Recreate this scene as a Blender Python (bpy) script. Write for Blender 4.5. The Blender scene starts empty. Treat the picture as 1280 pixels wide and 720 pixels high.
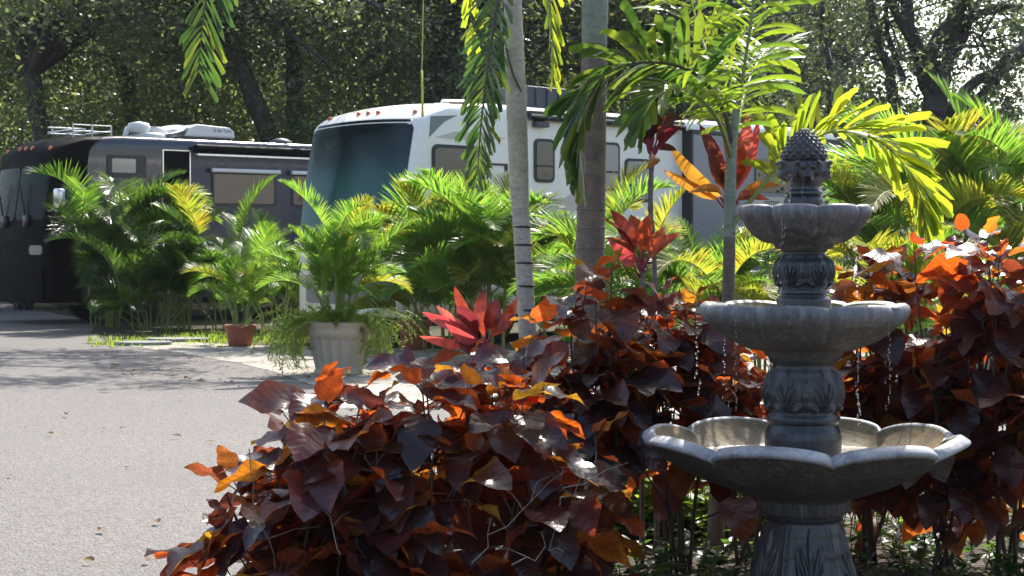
import bpy, math, random
from math import sin, cos, pi, radians, atan, atan2, sqrt, hypot, exp
from mathutils import Vector, Matrix, Quaternion
V = Vector
rnd = random.Random(11)
sc = bpy.context.scene
COL = sc.collection

# ------------------------------------------------------------------ camera
FOC, CX, CY, HOR, EYE = 2200.0, 640.0, 360.0, 310.0, 1.45
PITCH = atan((CY - HOR) / FOC)
cam_d = bpy.data.cameras.new('camera'); cam = bpy.data.objects.new('camera', cam_d); COL.objects.link(cam)
cam_d.sensor_width = 36.0; cam_d.lens = FOC / 1280 * 36.0; cam_d.clip_end = 2000; cam_d.clip_start = 0.05
cam.location = (0, 0, EYE); cam.rotation_euler = (pi / 2 - PITCH, 0, 0)
cam_d.dof.use_dof = True; cam_d.dof.focus_distance = 7.0; cam_d.dof.aperture_fstop = 22.0
sc.camera = cam

def at(px, py, d):
    """world point of a picture position at distance d along +Y"""
    xc, yc = (px - CX) / FOC, -(py - CY) / FOC
    v = V((xc, cos(PITCH) + yc * sin(PITCH), -sin(PITCH) + yc * cos(PITCH)))
    return V((0, 0, EYE)) + v * (d / v.y)
def ground_d(py): return EYE * FOC / (py - HOR)
def gnd(px, py):
    p = at(px, py, ground_d(py)); p.z = 0; return p

# ------------------------------------------------------------------ materials
def nodes(name):
    m = bpy.data.materials.new(name); m.use_nodes = True
    nt = m.node_tree; nt.nodes.clear()
    out = nt.nodes.new('ShaderNodeOutputMaterial')
    return m, nt, out
def N(nt, t, **kw):
    n = nt.nodes.new(t)
    for k, v in kw.items():
        if k in n.inputs.keys(): n.inputs[k].default_value = v
        else: setattr(n, k, v)
    return n
def L(nt, a, b): nt.links.new(a, b)
def mixc(nt, fac, a, b, bt='MIX'):
    n = nt.nodes.new('ShaderNodeMix'); n.data_type = 'RGBA'; n.blend_type = bt
    for s, v in ((n.inputs[0], fac), (n.inputs[6], a), (n.inputs[7], b)):
        if hasattr(v, 'is_linked') or isinstance(v, bpy.types.NodeSocket): L(nt, v, s)
        else: s.default_value = (*v, 1) if isinstance(v, (tuple, list)) and len(v) == 3 else v
    return n.outputs[2]
def ramp(nt, fac, stops):
    n = nt.nodes.new('ShaderNodeValToRGB'); e = n.color_ramp.elements
    while len(e) < len(stops): e.new(0.5)
    for el, (p, c) in zip(e, stops):
        el.position = p; el.color = (*c, 1) if len(c) == 3 else c
    L(nt, fac, n.inputs[0]); return n.outputs[0]
def mapr(nt, v, a, b, c, d):
    n = N(nt, 'ShaderNodeMapRange'); L(nt, v, n.inputs[0])
    for i, x in enumerate((a, b, c, d)): n.inputs[i + 1].default_value = x
    return n.outputs[0]
def math_(nt, op, a, b=None):
    n = N(nt, 'ShaderNodeMath', operation=op)
    for i, x in enumerate((a, b)):
        if x is None: continue
        if isinstance(x, bpy.types.NodeSocket): L(nt, x, n.inputs[i])
        else: n.inputs[i].default_value = x
    return n.outputs[0]
def noise(nt, scale, detail=4, rough=.55, obj=False, vec=None):
    n = N(nt, 'ShaderNodeTexNoise', Scale=scale, Detail=detail, Roughness=rough)
    if vec is None:
        g = nt.nodes.new('ShaderNodeTexCoord') if obj else nt.nodes.new('ShaderNodeNewGeometry')
        vec = g.outputs['Object'] if obj else g.outputs['Position']
    L(nt, vec, n.inputs['Vector'])
    return n.outputs[0]
def bump(nt, h, strength, dist):
    n = N(nt, 'ShaderNodeBump', Strength=strength, Distance=dist); L(nt, h, n.inputs['Height']); return n.outputs[0]

def plain(name, col, rough=.5, metal=0., var=.15, scale=3., spec=.5, coat=0., bumpy=0.):
    m, nt, out = nodes(name)
    p = N(nt, 'ShaderNodeBsdfPrincipled', Roughness=rough, Metallic=metal)
    p.inputs['Specular IOR Level'].default_value = spec; p.inputs['Coat Weight'].default_value = coat
    f = noise(nt, scale, 5, .6, True)
    c = mixc(nt, f, tuple(x * (1 - var) for x in col), tuple(min(1, x * (1 + var)) for x in col))
    L(nt, c, p.inputs['Base Color'])
    f2 = noise(nt, scale * 5, 3, .6, True)
    L(nt, mapr(nt, f2, .3, .7, max(.02, rough - .08), min(1, rough + .08)), p.inputs['Roughness'])
    if bumpy: L(nt, bump(nt, noise(nt, scale * 8, 4, .6, True), .5, bumpy), p.inputs['Normal'])
    L(nt, p.outputs[0], out.inputs[0]); return m

def leafy(name, top, trans, rough=.4, spec=.4, fac=.5, under=None, veins=0, noise_scale=9., blot=.35):
    """thin leaf: glossy reflecting skin plus light let through. top/trans are lists of colours picked per leaf."""
    m, nt, out = nodes(name)
    g = nt.nodes.new('ShaderNodeNewGeometry'); oi = nt.nodes.new('ShaderNodeObjectInfo')
    r = math_(nt, 'FRACT', math_(nt, 'ADD', g.outputs['Random Per Island'], oi.outputs['Random']))
    r2 = math_(nt, 'FRACT', math_(nt, 'MULTIPLY', r, 7.31))
    def pick(cols, rr):
        n = len(cols)
        return ramp(nt, rr, [(i / max(1, n - 1), c) for i, c in enumerate(cols)])
    ct, cr = pick(top, r), pick(trans, r2)
    nz = noise(nt, noise_scale, 3, .6)
    dim = mapr(nt, nz, .25, .75, 1 - blot, 1 + blot)
    hs = N(nt, 'ShaderNodeHueSaturation'); L(nt, dim, hs.inputs['Value']); L(nt, cr, hs.inputs['Color']); cr = hs.outputs[0]
    nrm = None
    if veins:
        uv = nt.nodes.new('ShaderNodeUVMap'); sx = nt.nodes.new('ShaderNodeSeparateXYZ'); L(nt, uv.outputs[0], sx.inputs[0])
        au = math_(nt, 'ABSOLUTE', math_(nt, 'SUBTRACT', sx.outputs[0], .5))
        ph = math_(nt, 'SUBTRACT', math_(nt, 'MULTIPLY', sx.outputs[1], veins * 6.283), math_(nt, 'MULTIPLY', au, veins * 3.6))
        sw = math_(nt, 'SINE', ph)
        line = math_(nt, 'POWER', math_(nt, 'MULTIPLY', math_(nt, 'ADD', sw, 1.), .5), 10.)
        mid = mapr(nt, au, .0, .03, 1., 0.)
        vn = math_(nt, 'MAXIMUM', line, mid)
        cr = mixc(nt, math_(nt, 'MULTIPLY', vn, .4), cr, (.04, .01, .006))
        ct = mixc(nt, math_(nt, 'MULTIPLY', vn, .16), ct, (.12, .04, .05))
        hgt = math_(nt, 'ADD', math_(nt, 'MULTIPLY', sw, -.3), math_(nt, 'MULTIPLY', noise(nt, 45, 3), 1.6))
        nrm = bump(nt, hgt, .45, .0022)
    p = N(nt, 'ShaderNodeBsdfPrincipled', Roughness=rough); p.inputs['Specular IOR Level'].default_value = spec
    if under:
        ct = mixc(nt, g.outputs['Backfacing'], ct, under)
    L(nt, ct, p.inputs['Base Color'])
    t = nt.nodes.new('ShaderNodeBsdfTranslucent'); L(nt, cr, t.inputs[0])
    if nrm: L(nt, nrm, p.inputs['Normal']); L(nt, nrm, t.inputs['Normal'])
    mx = N(nt, 'ShaderNodeMixShader'); mx.inputs[0].default_value = fac
    L(nt, p.outputs[0], mx.inputs[1]); L(nt, t.outputs[0], mx.inputs[2]); L(nt, mx.outputs[0], out.inputs[0])
    return m

def glassy(name, col, rough=.06, spec=.8):
    return plain(name, col, rough, 0, .2, 1.5, spec, 0.6)

M = {}
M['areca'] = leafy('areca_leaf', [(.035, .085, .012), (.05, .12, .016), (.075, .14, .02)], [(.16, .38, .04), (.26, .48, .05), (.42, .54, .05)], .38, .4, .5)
M['areca_shaded'] = leafy('areca_leaf_shaded', [(.016, .045, .018), (.025, .06, .02), (.035, .08, .02)], [(.08, .2, .03), (.14, .28, .03), (.22, .36, .03)], .36, .4, .35)  # darker copy of the areca leaf, shade put into its colour
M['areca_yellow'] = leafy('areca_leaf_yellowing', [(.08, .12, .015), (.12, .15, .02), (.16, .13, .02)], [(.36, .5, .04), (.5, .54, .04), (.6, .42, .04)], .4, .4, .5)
M['dry'] = leafy('dry_frond', [(.22, .07, .025), (.25, .1, .04), (.2, .09, .05)], [(.5, .14, .03), (.5, .2, .06), (.4, .2, .08)], .6, .2, .45)
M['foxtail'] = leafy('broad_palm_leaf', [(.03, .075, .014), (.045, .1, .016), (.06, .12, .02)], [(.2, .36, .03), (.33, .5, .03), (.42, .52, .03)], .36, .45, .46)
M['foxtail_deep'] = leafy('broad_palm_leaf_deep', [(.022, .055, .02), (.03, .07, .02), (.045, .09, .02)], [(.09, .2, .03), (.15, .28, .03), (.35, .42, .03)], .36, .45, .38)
M['foxtail_lit'] = leafy('broad_palm_leaf_lit', [(.05, .11, .014), (.07, .14, .018), (.09, .15, .02)], [(.36, .5, .03), (.48, .58, .03), (.55, .52, .03)], .36, .45, .52)  # brighter copy of the palm leaf, sunlight on the frond painted in
M['copper'] = leafy('copperleaf_leaf', [(.022, .018, .028), (.032, .017, .026), (.02, .026, .028), (.042, .018, .02), (.03, .027, .04)],
    [(.2, .045, .024), (.75, .12, .014), (.12, .03, .022), (.85, .27, .02), (.7, .10, .02), (.8, .42, .03), (.3, .05, .02), (.9, .17, .015), (.14, .035, .03), (.8, .2, .02)], .3, .75, .5, (.06, .022, .014), 7, 14., .45)
M['cord_red'] = leafy('cordyline_red', [(.06, .014, .014), (.09, .018, .016), (.045, .016, .014)], [(.48, .075, .022), (.34, .045, .025), (.6, .16, .03)], .3, .6, .48, None, 0, 30., .6)
M['cord_pink'] = leafy('cordyline_pink', [(.2, .05, .06), (.28, .1, .1), (.14, .03, .035)], [(.66, .09, .08), (.6, .06, .06), (.7, .16, .1)], .3, .6, .48, None, 0, 30., .5)
M['cord_dark'] = leafy('cordyline_maroon', [(.03, .01, .014), (.05, .012, .02), (.03, .02, .02)], [(.3, .03, .05), (.22, .05, .03), (.35, .1, .03)], .3, .5, .4)
M['cord_orange'] = leafy('cordyline_orange', [(.16, .05, .02), (.2, .07, .02), (.14, .03, .02)], [(.6, .2, .03), (.65, .3, .03), (.6, .1, .06)], .32, .5, .5)
M['petiole_pink'] = plain('petiole_magenta', (.25, .02, .05), .4, 0, .3, 20)
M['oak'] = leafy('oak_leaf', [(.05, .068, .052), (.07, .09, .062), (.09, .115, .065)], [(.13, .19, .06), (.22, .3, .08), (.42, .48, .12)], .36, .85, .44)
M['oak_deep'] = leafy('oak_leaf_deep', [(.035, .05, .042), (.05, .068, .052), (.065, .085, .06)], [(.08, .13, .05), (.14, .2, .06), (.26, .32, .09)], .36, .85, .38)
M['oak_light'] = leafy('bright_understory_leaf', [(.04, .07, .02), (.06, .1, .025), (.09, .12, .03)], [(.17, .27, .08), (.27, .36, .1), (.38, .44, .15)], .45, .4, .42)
M['weed'] = leafy('weed_leaf', [(.04, .1, .015), (.06, .14, .02), (.09, .16, .03)], [(.25, .45, .03), (.4, .55, .04), (.5, .55, .08)], .45, .35, .5)
M['fern'] = leafy('fern_needle', [(.06, .12, .02), (.08, .15, .025), (.1, .16, .03)], [(.3, .48, .05), (.4, .52, .06), (.5, .52, .1)], .5, .3, .45)
M['deadleaf'] = leafy('dead_leaf', [(.12, .07, .035), (.2, .13, .06), (.09, .05, .03)], [(.2, .1, .03), (.3, .18, .06), (.15, .07, .03)], .7, .2, .3)

def bark(name, a, b, scale=6., ring=None):
    m, nt, out = nodes(name)
    g = nt.nodes.new('ShaderNodeNewGeometry')
    mp = N(nt, 'ShaderNodeMapping'); mp.inputs['Scale'].default_value = (1, 1, .25 if not ring else 1.6); L(nt, g.outputs['Position'], mp.inputs[0])
    f = noise(nt, scale, 6, .65, vec=mp.outputs[0]); f2 = noise(nt, scale * 6, 4, .6, vec=mp.outputs[0])
    c = mixc(nt, mapr(nt, f, .3, .7, 0, 1), a, b)
    c = mixc(nt, mapr(nt, f2, .45, .7, 0, .6), c, tuple(x * .55 for x in a))
    p = N(nt, 'ShaderNodeBsdfPrincipled', Roughness=.8); L(nt, c, p.inputs['Base Color'])
    L(nt, bump(nt, f2, .6, .01), p.inputs['Normal']); L(nt, p.outputs[0], out.inputs[0]); return m
M['bark_oak'] = bark('oak_bark', (.035, .03, .028), (.085, .075, .068), 5)
M['bark_palm'] = bark('palm_bark', (.13, .1, .08), (.23, .185, .15), 9, True)
M['bark_pale'] = bark('palm_bark_pale', (.36, .31, .25), (.5, .44, .36), 8, True)
M['shaft'] = bark('crownshaft_tan', (.42, .37, .27), (.55, .49, .37), 5, True)
M['shaft_green'] = bark('crownshaft_green', (.2, .22, .17), (.27, .3, .24), 5, True)
M['cane'] = plain('palm_cane', (.16, .2, .05), .5, 0, .4, 14)
M['rachis'] = plain('palm_rachis', (.18, .22, .06), .45, 0, .3, 12)
M['rachis_dark'] = plain('palm_rachis_brown', (.07, .055, .035), .55, 0, .3, 12)
M['ringdark'] = plain('palm_ring_scar', (.06, .045, .036), .8, 0, .3, 20)
M['stem'] = plain('shrub_stem', (.06, .035, .028), .65, 0, .4, 25)
M['twig'] = plain('dry_twig', (.2, .17, .13), .8, 0, .3, 20)

def stone(name, lo, hi, rough, dirt, pale=(.42, .42, .43)):
    m, nt, out = nodes(name)
    tc = nt.nodes.new('ShaderNodeTexCoord'); ob = tc.outputs['Object']
    f = noise(nt, 5.5, 7, .65, vec=ob); f2 = noise(nt, 55, 5, .65, vec=ob)
    c = mixc(nt, mapr(nt, f, .3, .7, 0, 1), lo, hi)
    c = mixc(nt, mapr(nt, f2, .5, .75, 0, .5), c, tuple(x * .4 for x in lo))
    mp = N(nt, 'ShaderNodeMapping'); mp.inputs['Scale'].default_value = (22, 22, .9); L(nt, ob, mp.inputs[0])
    st = noise(nt, 2.2, 6, .7, vec=mp.outputs[0])
    c = mixc(nt, mapr(nt, st, .48, .8, 0, dirt), c, pale)
    g = nt.nodes.new('ShaderNodeNewGeometry')
    p = N(nt, 'ShaderNodeBsdfPrincipled'); L(nt, c, p.inputs['Base Color'])
    L(nt, mapr(nt, f, .3, .7, rough - .12, rough + .15), p.inputs['Roughness'])
    h = math_(nt, 'ADD', math_(nt, 'MULTIPLY', f2, .6), f)
    L(nt, bump(nt, h, .5, .006), p.inputs['Normal']); L(nt, p.outputs[0], out.inputs[0]); return m
M['stone'] = stone('cast_stone', (.04, .037, .034), (.105, .097, .09), .6, .45)
M['stone_rim'] = stone('cast_stone_rim_highlight', (.14, .14, .145), (.44, .44, .45), .5, .5, (.5, .5, .5))  # paler than the bowl: sunlit highlight on the rim put into the colour
M['stone_lip'] = stone('cast_stone_lip', (.06, .06, .062), (.18, .18, .185), .5, .5)
M['stone_in'] = stone('cast_stone_algae', (.08, .055, .025), (.3, .21, .09), .5, .4, (.5, .45, .35))
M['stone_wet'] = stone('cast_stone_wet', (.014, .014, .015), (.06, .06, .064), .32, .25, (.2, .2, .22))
m, nt, out = nodes('water'); p = N(nt, 'ShaderNodeBsdfPrincipled', Roughness=.03, IOR=1.33); p.inputs['Transmission Weight'].default_value = 1
p.inputs['Base Color'].default_value = (.9, .95, .95, 1); L(nt, bump(nt, noise(nt, 40, 3), .5, .01), p.inputs['Normal']); L(nt, p.outputs[0], out.inputs[0]); M['water'] = m

M['planter'] = plain('planter_resin', (.42, .35, .275), .6, 0, .12, 6, .3, 0, .002)
M['terra'] = plain('terracotta', (.30, .095, .055), .65, 0, .2, 7, .3, 0, .002)
M['soil'] = plain('potting_soil', (.025, .02, .016), .95, 0, .4, 40, .2, 0, .01)
M['slab'] = plain('stepping_stone', (.2, .2, .2), .8, 0, .2, 12, .3, 0, .004)
M['white_paint'] = plain('motorhome_white', (.86, .81, .72), .3, 0, .05, .8, .5, .3)
M['rv_roof'] = plain('motorhome_cap_white', (.84, .8, .72), .32, 0, .06, 1.2, .5, .3)
M['grey_paint'] = plain('slideout_grey', (.22, .225, .24), .35, 0, .06, .8, .5, .3)
M['navy'] = plain('motorhome_slate', (.02, .026, .044), .18, .2, .12, .7, .5, .6)
M['navy_mid'] = plain('motorhome_slate_panel', (.028, .036, .066), .25, .15, .1, .7, .3, .2)
M['black_paint'] = plain('motorhome_black', (.003, .003, .004), .6, 0, .2, 1, .05, 0)
M['rubber'] = plain('black_rubber', (.012, .012, .013), .7, 0, .3, 8)
M['trim_black'] = plain('black_trim', (.012, .012, .014), .4, 0, .2, 5)
M['metal'] = plain('brushed_metal', (.6, .6, .62), .25, 1, .1, 8)
M['white_plastic'] = plain('white_plastic', (.7, .7, .7), .4, 0, .06, 3)
M['dark_plastic'] = plain('charcoal_plastic', (.06, .065, .08), .5, 0, .15, 4)
M['beige'] = plain('beige_stripe', (.58, .5, .42), .4, 0, .06, 2)
M['grey_graphic'] = plain('sage_graphic', (.16, .2, .19), .35, 0, .1, 2)
m, nt, out = nodes('teal_windscreen_reflection'); tc = nt.nodes.new('ShaderNodeTexCoord'); sx = nt.nodes.new('ShaderNodeSeparateXYZ'); L(nt, tc.outputs['Object'], sx.inputs[0])
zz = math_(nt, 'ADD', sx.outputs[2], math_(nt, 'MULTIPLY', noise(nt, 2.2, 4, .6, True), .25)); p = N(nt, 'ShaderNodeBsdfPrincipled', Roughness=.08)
L(nt, ramp(nt, mapr(nt, zz, 1.5, 3.5, 0, 1), [(0, (.03, .115, .10)), (.55, (.022, .085, .078)), (.72, (.01, .03, .034)), (1, (.004, .009, .014))]), p.inputs['Base Color'])  # dark upper glass is a tree reflection painted in by height
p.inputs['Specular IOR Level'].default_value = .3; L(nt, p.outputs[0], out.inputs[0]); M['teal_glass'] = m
M['green_glass'] = plain('dark_teal_windscreen', (.003, .014, .013), .25, 0, .3, 1.5, .06, 0)
M['reflection_band'] = plain('windscreen_reflection_band', (.008, .016, .024), .12, 0, .4, 1.2, .25)  # dark band colour standing in for trees mirrored in the glass
M['dark_glass'] = glassy('dark_window_glass', (.006, .008, .01), .04)
M['pale_blind'] = glassy('window_with_pale_blind', (.22, .22, .22), .15)
M['amber'] = plain('amber_lens', (.6, .13, .03), .25, 0, .1, 6, .5, .5)
M['ink'] = plain('dark_lettering', (.03, .015, .02), .5)
M['yellow'] = plain('yellow_strap', (.5, .48, .1), .6, 0, .15, 8)

# ------------------------------------------------------------------ mesh helpers
class MB:
    def __init__(s): s.v = []; s.f = []; s.m = []; s.uv = []; s.has_uv = False
    def add(s, vs, fs, mi=0, uvs=None):
        o = len(s.v); s.v.extend(tuple(p) for p in vs)
        for k, f in enumerate(fs):
            s.f.append(tuple(i + o for i in f)); s.m.append(mi)
            if uvs is not None: s.uv.extend(uvs[i] for i in f); s.has_uv = True
            else: s.uv.extend((.5, .5) for _ in f)
    def grid(s, rows, mi=0, close_u=False, uvs=None, flip=False):
        nr, nc = len(rows), len(rows[0]); vs = [p for r in rows for p in r]; fs = []
        for i in range(nr - 1):
            for j in range(nc if close_u else nc - 1):
                a, b, c, d = i * nc + j, i * nc + (j + 1) % nc, (i + 1) * nc + (j + 1) % nc, (i + 1) * nc + j
                fs.append((a, d, c, b) if flip else (a, b, c, d))
        s.add(vs, fs, mi, uvs)
    def tube(s, pts, rad, n=6, mi=0, cap=True):
        pts = [V(p) for p in pts]; rows = []; prev = None
        for i, p in enumerate(pts):
            t = (pts[min(i + 1, len(pts) - 1)] - pts[max(i - 1, 0)])
            if t.length < 1e-9: t = V((0, 0, 1))
            t.normalize()
            if prev is None: a = t.orthogonal().normalized()
            else:
                a = prev - t * prev.dot(t)
                a = a.normalized() if a.length > 1e-6 else t.orthogonal().normalized()
            prev = a; b = t.cross(a); r = rad[i] if isinstance(rad, (list, tuple)) else rad
            rows.append([p + (a * cos(2 * pi * k / n) + b * sin(2 * pi * k / n)) * r for k in range(n)])
        s.grid(rows, mi, True)
        if cap:
            o = len(s.v); s.add(rows[0], [tuple(reversed(range(n)))], mi); s.add(rows[-1], [tuple(range(n))], mi)
    def lathe(s, prof, n=32, mi=0, c=(0, 0, 0), fn=None, cap=False):
        rows = []
        for k, (r, z) in enumerate(prof):
            row = []
            for j in range(n):
                th = 2 * pi * j / n; rr, zz = (r, z) if fn is None else fn(r, z, th, k)
                row.append((c[0] + rr * cos(th), c[1] + rr * sin(th), c[2] + zz))
            rows.append(row)
        s.grid(rows, mi, True)
        if cap: s.add(rows[0], [tuple(reversed(range(n)))], mi); s.add(rows[-1], [tuple(range(n))], mi)
    def box(s, a, b, mi=0):
        x0, y0, z0 = a; x1, y1, z1 = b
        s.add([(x0, y0, z0), (x1, y0, z0), (x1, y1, z0), (x0, y1, z0), (x0, y0, z1), (x1, y0, z1), (x1, y1, z1), (x0, y1, z1)],
              [(0, 3, 2, 1), (4, 5, 6, 7), (0, 1, 5, 4), (1, 2, 6, 5), (2, 3, 7, 6), (3, 0, 4, 7)], mi)
    def prism(s, poly, axis, a, b, mi=0):
        """poly in two coordinates, extruded along axis from a to b"""
        def P(u, w, t): return {'y': (u, t, w), 'x': (t, u, w), 'z': (u, w, t)}[axis]
        n = len(poly)
        s.add([P(u, w, a) for u, w in poly] + [P(u, w, b) for u, w in poly],
              [tuple(range(n)), tuple(reversed(range(n, 2 * n)))] + [(i, i + n, (i + 1) % n + n, (i + 1) % n) for i in range(n)], mi)
    def mesh(s, name, mats, smooth=True):
        me = bpy.data.meshes.new(name); me.from_pydata(s.v, [], s.f)
        for m in (mats if isinstance(mats, (list, tuple)) else [mats]): me.materials.append(m)
        me.polygons.foreach_set('material_index', s.m)
        me.polygons.foreach_set('use_smooth', [smooth] * len(s.f))
        if s.has_uv:
            l = me.uv_layers.new(name='UVMap'); l.data.foreach_set('uv', [c for t in s.uv for c in t])
        me.update(); return me
def link(name, me, parent=None, loc=None):
    o = bpy.data.objects.new(name, me); COL.objects.link(o)
    if parent is not None: o.parent = parent
    if loc is not None: o.location = loc
    return o
def build(name, mb, mats, parent=None, smooth=True, bev=0):
    o = link(name, mb.mesh(name, mats, smooth), parent)
    if bev:
        b = o.modifiers.new('bevel', 'BEVEL'); b.width = bev; b.segments = 2; b.limit_method = 'ANGLE'; b.angle_limit = radians(40)
    return o
def tag(o, label=None, cat=None, group=None, kind=None):
    for k, v in (('label', label), ('category', cat), ('group', group), ('kind', kind)):
        if v: o[k] = v
    return o
def thing(name, label, cat, loc=(0, 0, 0), rz=0, group=None):
    o = bpy.data.objects.new(name, None); COL.objects.link(o); o.location = loc; o.rotation_euler = (0, 0, rz)
    return tag(o, label, cat, group)
def dup(root, loc, rz, label, group=None, scale=1):
    r = root.copy(); COL.objects.link(r); r.location = loc; r.rotation_euler = (0, 0, rz); r.scale = (scale,) * 3 if not hasattr(scale, '__len__') else scale
    r['label'] = label
    if group: r['group'] = group
    for ch in list(root.children):
        c = ch.copy(); COL.objects.link(c); c.parent = r
        for g in ch.children:
            d = g.copy(); COL.objects.link(d); d.parent = c
    return r
def smoothpts(pts, n=8):
    """Catmull-Rom through points"""
    pts = [V(p) for p in pts]; out = []
    for i in range(len(pts) - 1):
        p0, p1, p2, p3 = pts[max(i - 1, 0)], pts[i], pts[i + 1], pts[min(i + 2, len(pts) - 1)]
        for k in range(n):
            t = k / n; out.append(.5 * ((2 * p1) + (p2 - p0) * t + (2 * p0 - 5 * p1 + 4 * p2 - p3) * t * t + (3 * p1 - p0 - 3 * p2 + p3) * t ** 3))
    out.append(pts[-1]); return out
def rrect(u0, v0, u1, v1, r, n=5):
    out = []
    for cu, cv, a0 in ((u1 - r, v0 + r, -90), (u1 - r, v1 - r, 0), (u0 + r, v1 - r, 90), (u0 + r, v0 + r, 180)):
        for k in range(n + 1):
            a = radians(a0 + 90 * k / n); out.append((cu + r * cos(a), cv + r * sin(a)))
    return out

# ------------------------------------------------------------------ palms
def arc_pts(Lr, e0, bend, n=16, pw=1.3, sway=0):
    p = V((0, 0, 0)); out = [p.copy()]
    for i in range(n):
        t = (i + .5) / n; e = e0 - bend * t ** pw; a = sway * t
        p = p + V((cos(e) * cos(a), cos(e) * sin(a), sin(e))) * (Lr / n); out.append(p.copy())
    return out
def frond(name, pts, n, ll, lw, mats, seed=0, pet=.2, vee=radians(25), droop=.5, jag=False, plum=0., up=V((0, 0, 1)), rr=.012, a0=72, a1=22, prof=None, side_scale=(1, 1), seg=4):
    R = random.Random(seed); mb = MB(); pts = [V(p) for p in pts]; K = len(pts)
    cum = [0]
    for i in range(1, K): cum.append(cum[-1] + (pts[i] - pts[i - 1]).length)
    tot = cum[-1]
    # transported frame
    T0 = (pts[1] - pts[0]).normalized(); Nn = up - T0 * up.dot(T0)
    Nn = Nn.normalized() if Nn.length > 1e-3 else T0.orthogonal().normalized()
    fr = []
    for i in range(K):
        T = (pts[min(i + 1, K - 1)] - pts[max(i - 1, 0)]).normalized()
        Nn = (Nn - T * Nn.dot(T)).normalized(); fr.append((T, Nn.copy()))
    mb.tube(pts, [max(.0015, rr * (1 - .88 * c / tot)) for c in cum], 5, 1)
    for i in range(n):
        t = pet + (1 - pet) * ((i + .5 + R.uniform(-.25, .25)) / n); s = t * tot; k = 0
        while k < K - 2 and cum[k + 1] < s: k += 1
        f = (s - cum[k]) / max(1e-6, cum[k + 1] - cum[k]); P = pts[k].lerp(pts[k + 1], f)
        T = fr[k][0].lerp(fr[k + 1][0], f).normalized(); U = fr[k][1].lerp(fr[k + 1][1], f).normalized(); B = T.cross(U)
        q = (t - pet) / (1 - pet)
        pl = (sin(pi * (q * .86 + .12)) ** .7) if prof is None else prof(q)
        for sd in (-1, 1):
            jt = 13 if jag else 6; a = radians(a0 + (a1 - a0) * q + R.uniform(-jt, jt)); v = vee * (1 - .4 * q) + R.uniform(-.12, .12) + plum * R.uniform(-1, 1)
            D = (T * cos(a) + (B * sd * cos(v) + U * sin(v)) * sin(a)).normalized()
            ln = ll * pl * R.uniform(.7 if jag else .85, 1.12) * side_scale[0 if sd < 0 else 1]
            if ln < .02: continue
            W = (T - D * T.dot(D)); W = W.normalized() if W.length > 1e-3 else U.copy()
            W = (W + U * R.uniform(-.35, .35)).normalized()
            c = P.copy(); d = D.copy(); rows = []; dr = droop * R.uniform(.6, 1.4)
            for g in range(seg + 1):
                x = g / seg
                if jag:
                    w = lw * (.28 + .72 * min(1, x * 1.5)) * (1 if x < .99 else .9)
                    nd = d.cross(W).normalized()
                    cc = [c - W * w * .5, c + nd * w * .16, c + W * w * .5]
                    if g == seg:
                        cc = [c - W * w * .55 - d * ln * R.uniform(.0, .22), c + nd * w * .1 + d * ln * R.uniform(-.1, .06), c + W * w * .55 - d * ln * R.uniform(-.03, .2)]
                    rows.append(cc)
                else:
                    w = lw * (.55 + .45 * min(1, x * 4)) * (1 - max(0, (x - .35) / .65) ** 1.6) + .0008
                    rows.append([c - W * w * .5, c + W * w * .5])
                d = (d + V((0, 0, -dr / seg)) * (.4 + x)).normalized(); W = (W - d * W.dot(d)).normalized()
                c = c + d * (ln / seg)
            mb.grid(rows, 0)
    return mb.mesh(name, mats)

ARECA = {}
def areca_set(key, leaf):
    out = []
    for i in range(7):
        Lr = [1.25, 1.45, 1.6, 1.35, 1.5, 1.15, 1.4][i]; e0 = radians([80, 74, 68, 62, 84, 54, 72][i]); bend = radians([80, 66, 92, 75, 48, 80, 108][i])
        out.append(frond('frond', arc_pts(Lr, e0, bend, 16, 1.4, rnd.uniform(-.3, .3)), 54, .40, .021, [leaf, M['rachis']], 100 + i, .3, radians(40), .3, rr=.011))
    ARECA[key] = out
areca_set('green', M['areca']); areca_set('dark', M['areca_shaded']); areca_set('yellow', M['areca_yellow'])
ARECA['dry'] = [frond('frond', arc_pts(.9, radians(60), radians(120)), 26, .25, .02, [M['dry'], M['rachis_dark']], 300, .3, radians(20), .9)]
def areca(base, h, nf, spread, key, label, group, seed, canes=7, width=.22, extra=None, lift=.35):
    """clumping palm: canes and arching fronds, each frond a part"""
    R = random.Random(seed); root = thing('areca_palm', label, 'palm', base, 0, group)
    heads = []
    for i in range(canes):
        a = R.uniform(0, 6.28); r = width * sqrt(R.random()); top = V((cos(a) * r * 1.8, sin(a) * r * 1.8, h * R.uniform(lift * .25, lift * 1.4)))
        m = MB(); m.tube(smoothpts([(cos(a) * r, sin(a) * r, -.02), (cos(a) * r * 1.2, sin(a) * r * 1.2, top.z * .5), tuple(top)], 4), .016, 6); build('cane', m, M['cane'], root)
        heads.append((top, a))
    nf = int(nf * 1.2)
    for i in range(nf):
        top, a0 = heads[i % len(heads)]; a = a0 + R.gauss(0, 1.1)
        ks = key if isinstance(key, str) else R.choices(list(key), list(key.values()))[0]
        me = R.choice(ARECA[ks]); s = h * spread * R.uniform(.55, .86)
        o = link('frond', me, root, top); o.rotation_euler = (R.uniform(-.2, .2), R.uniform(-.25, .45), a); o.scale = (s, s, s)
    for (px, ang, tilt, s, k) in (extra or []):
        o = link('frond', ARECA[k][px % len(ARECA[k])], root, (0, 0, h * .35)); o.rotation_euler = (0, tilt, ang); o.scale = (s, s, s)
    return root

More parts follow.
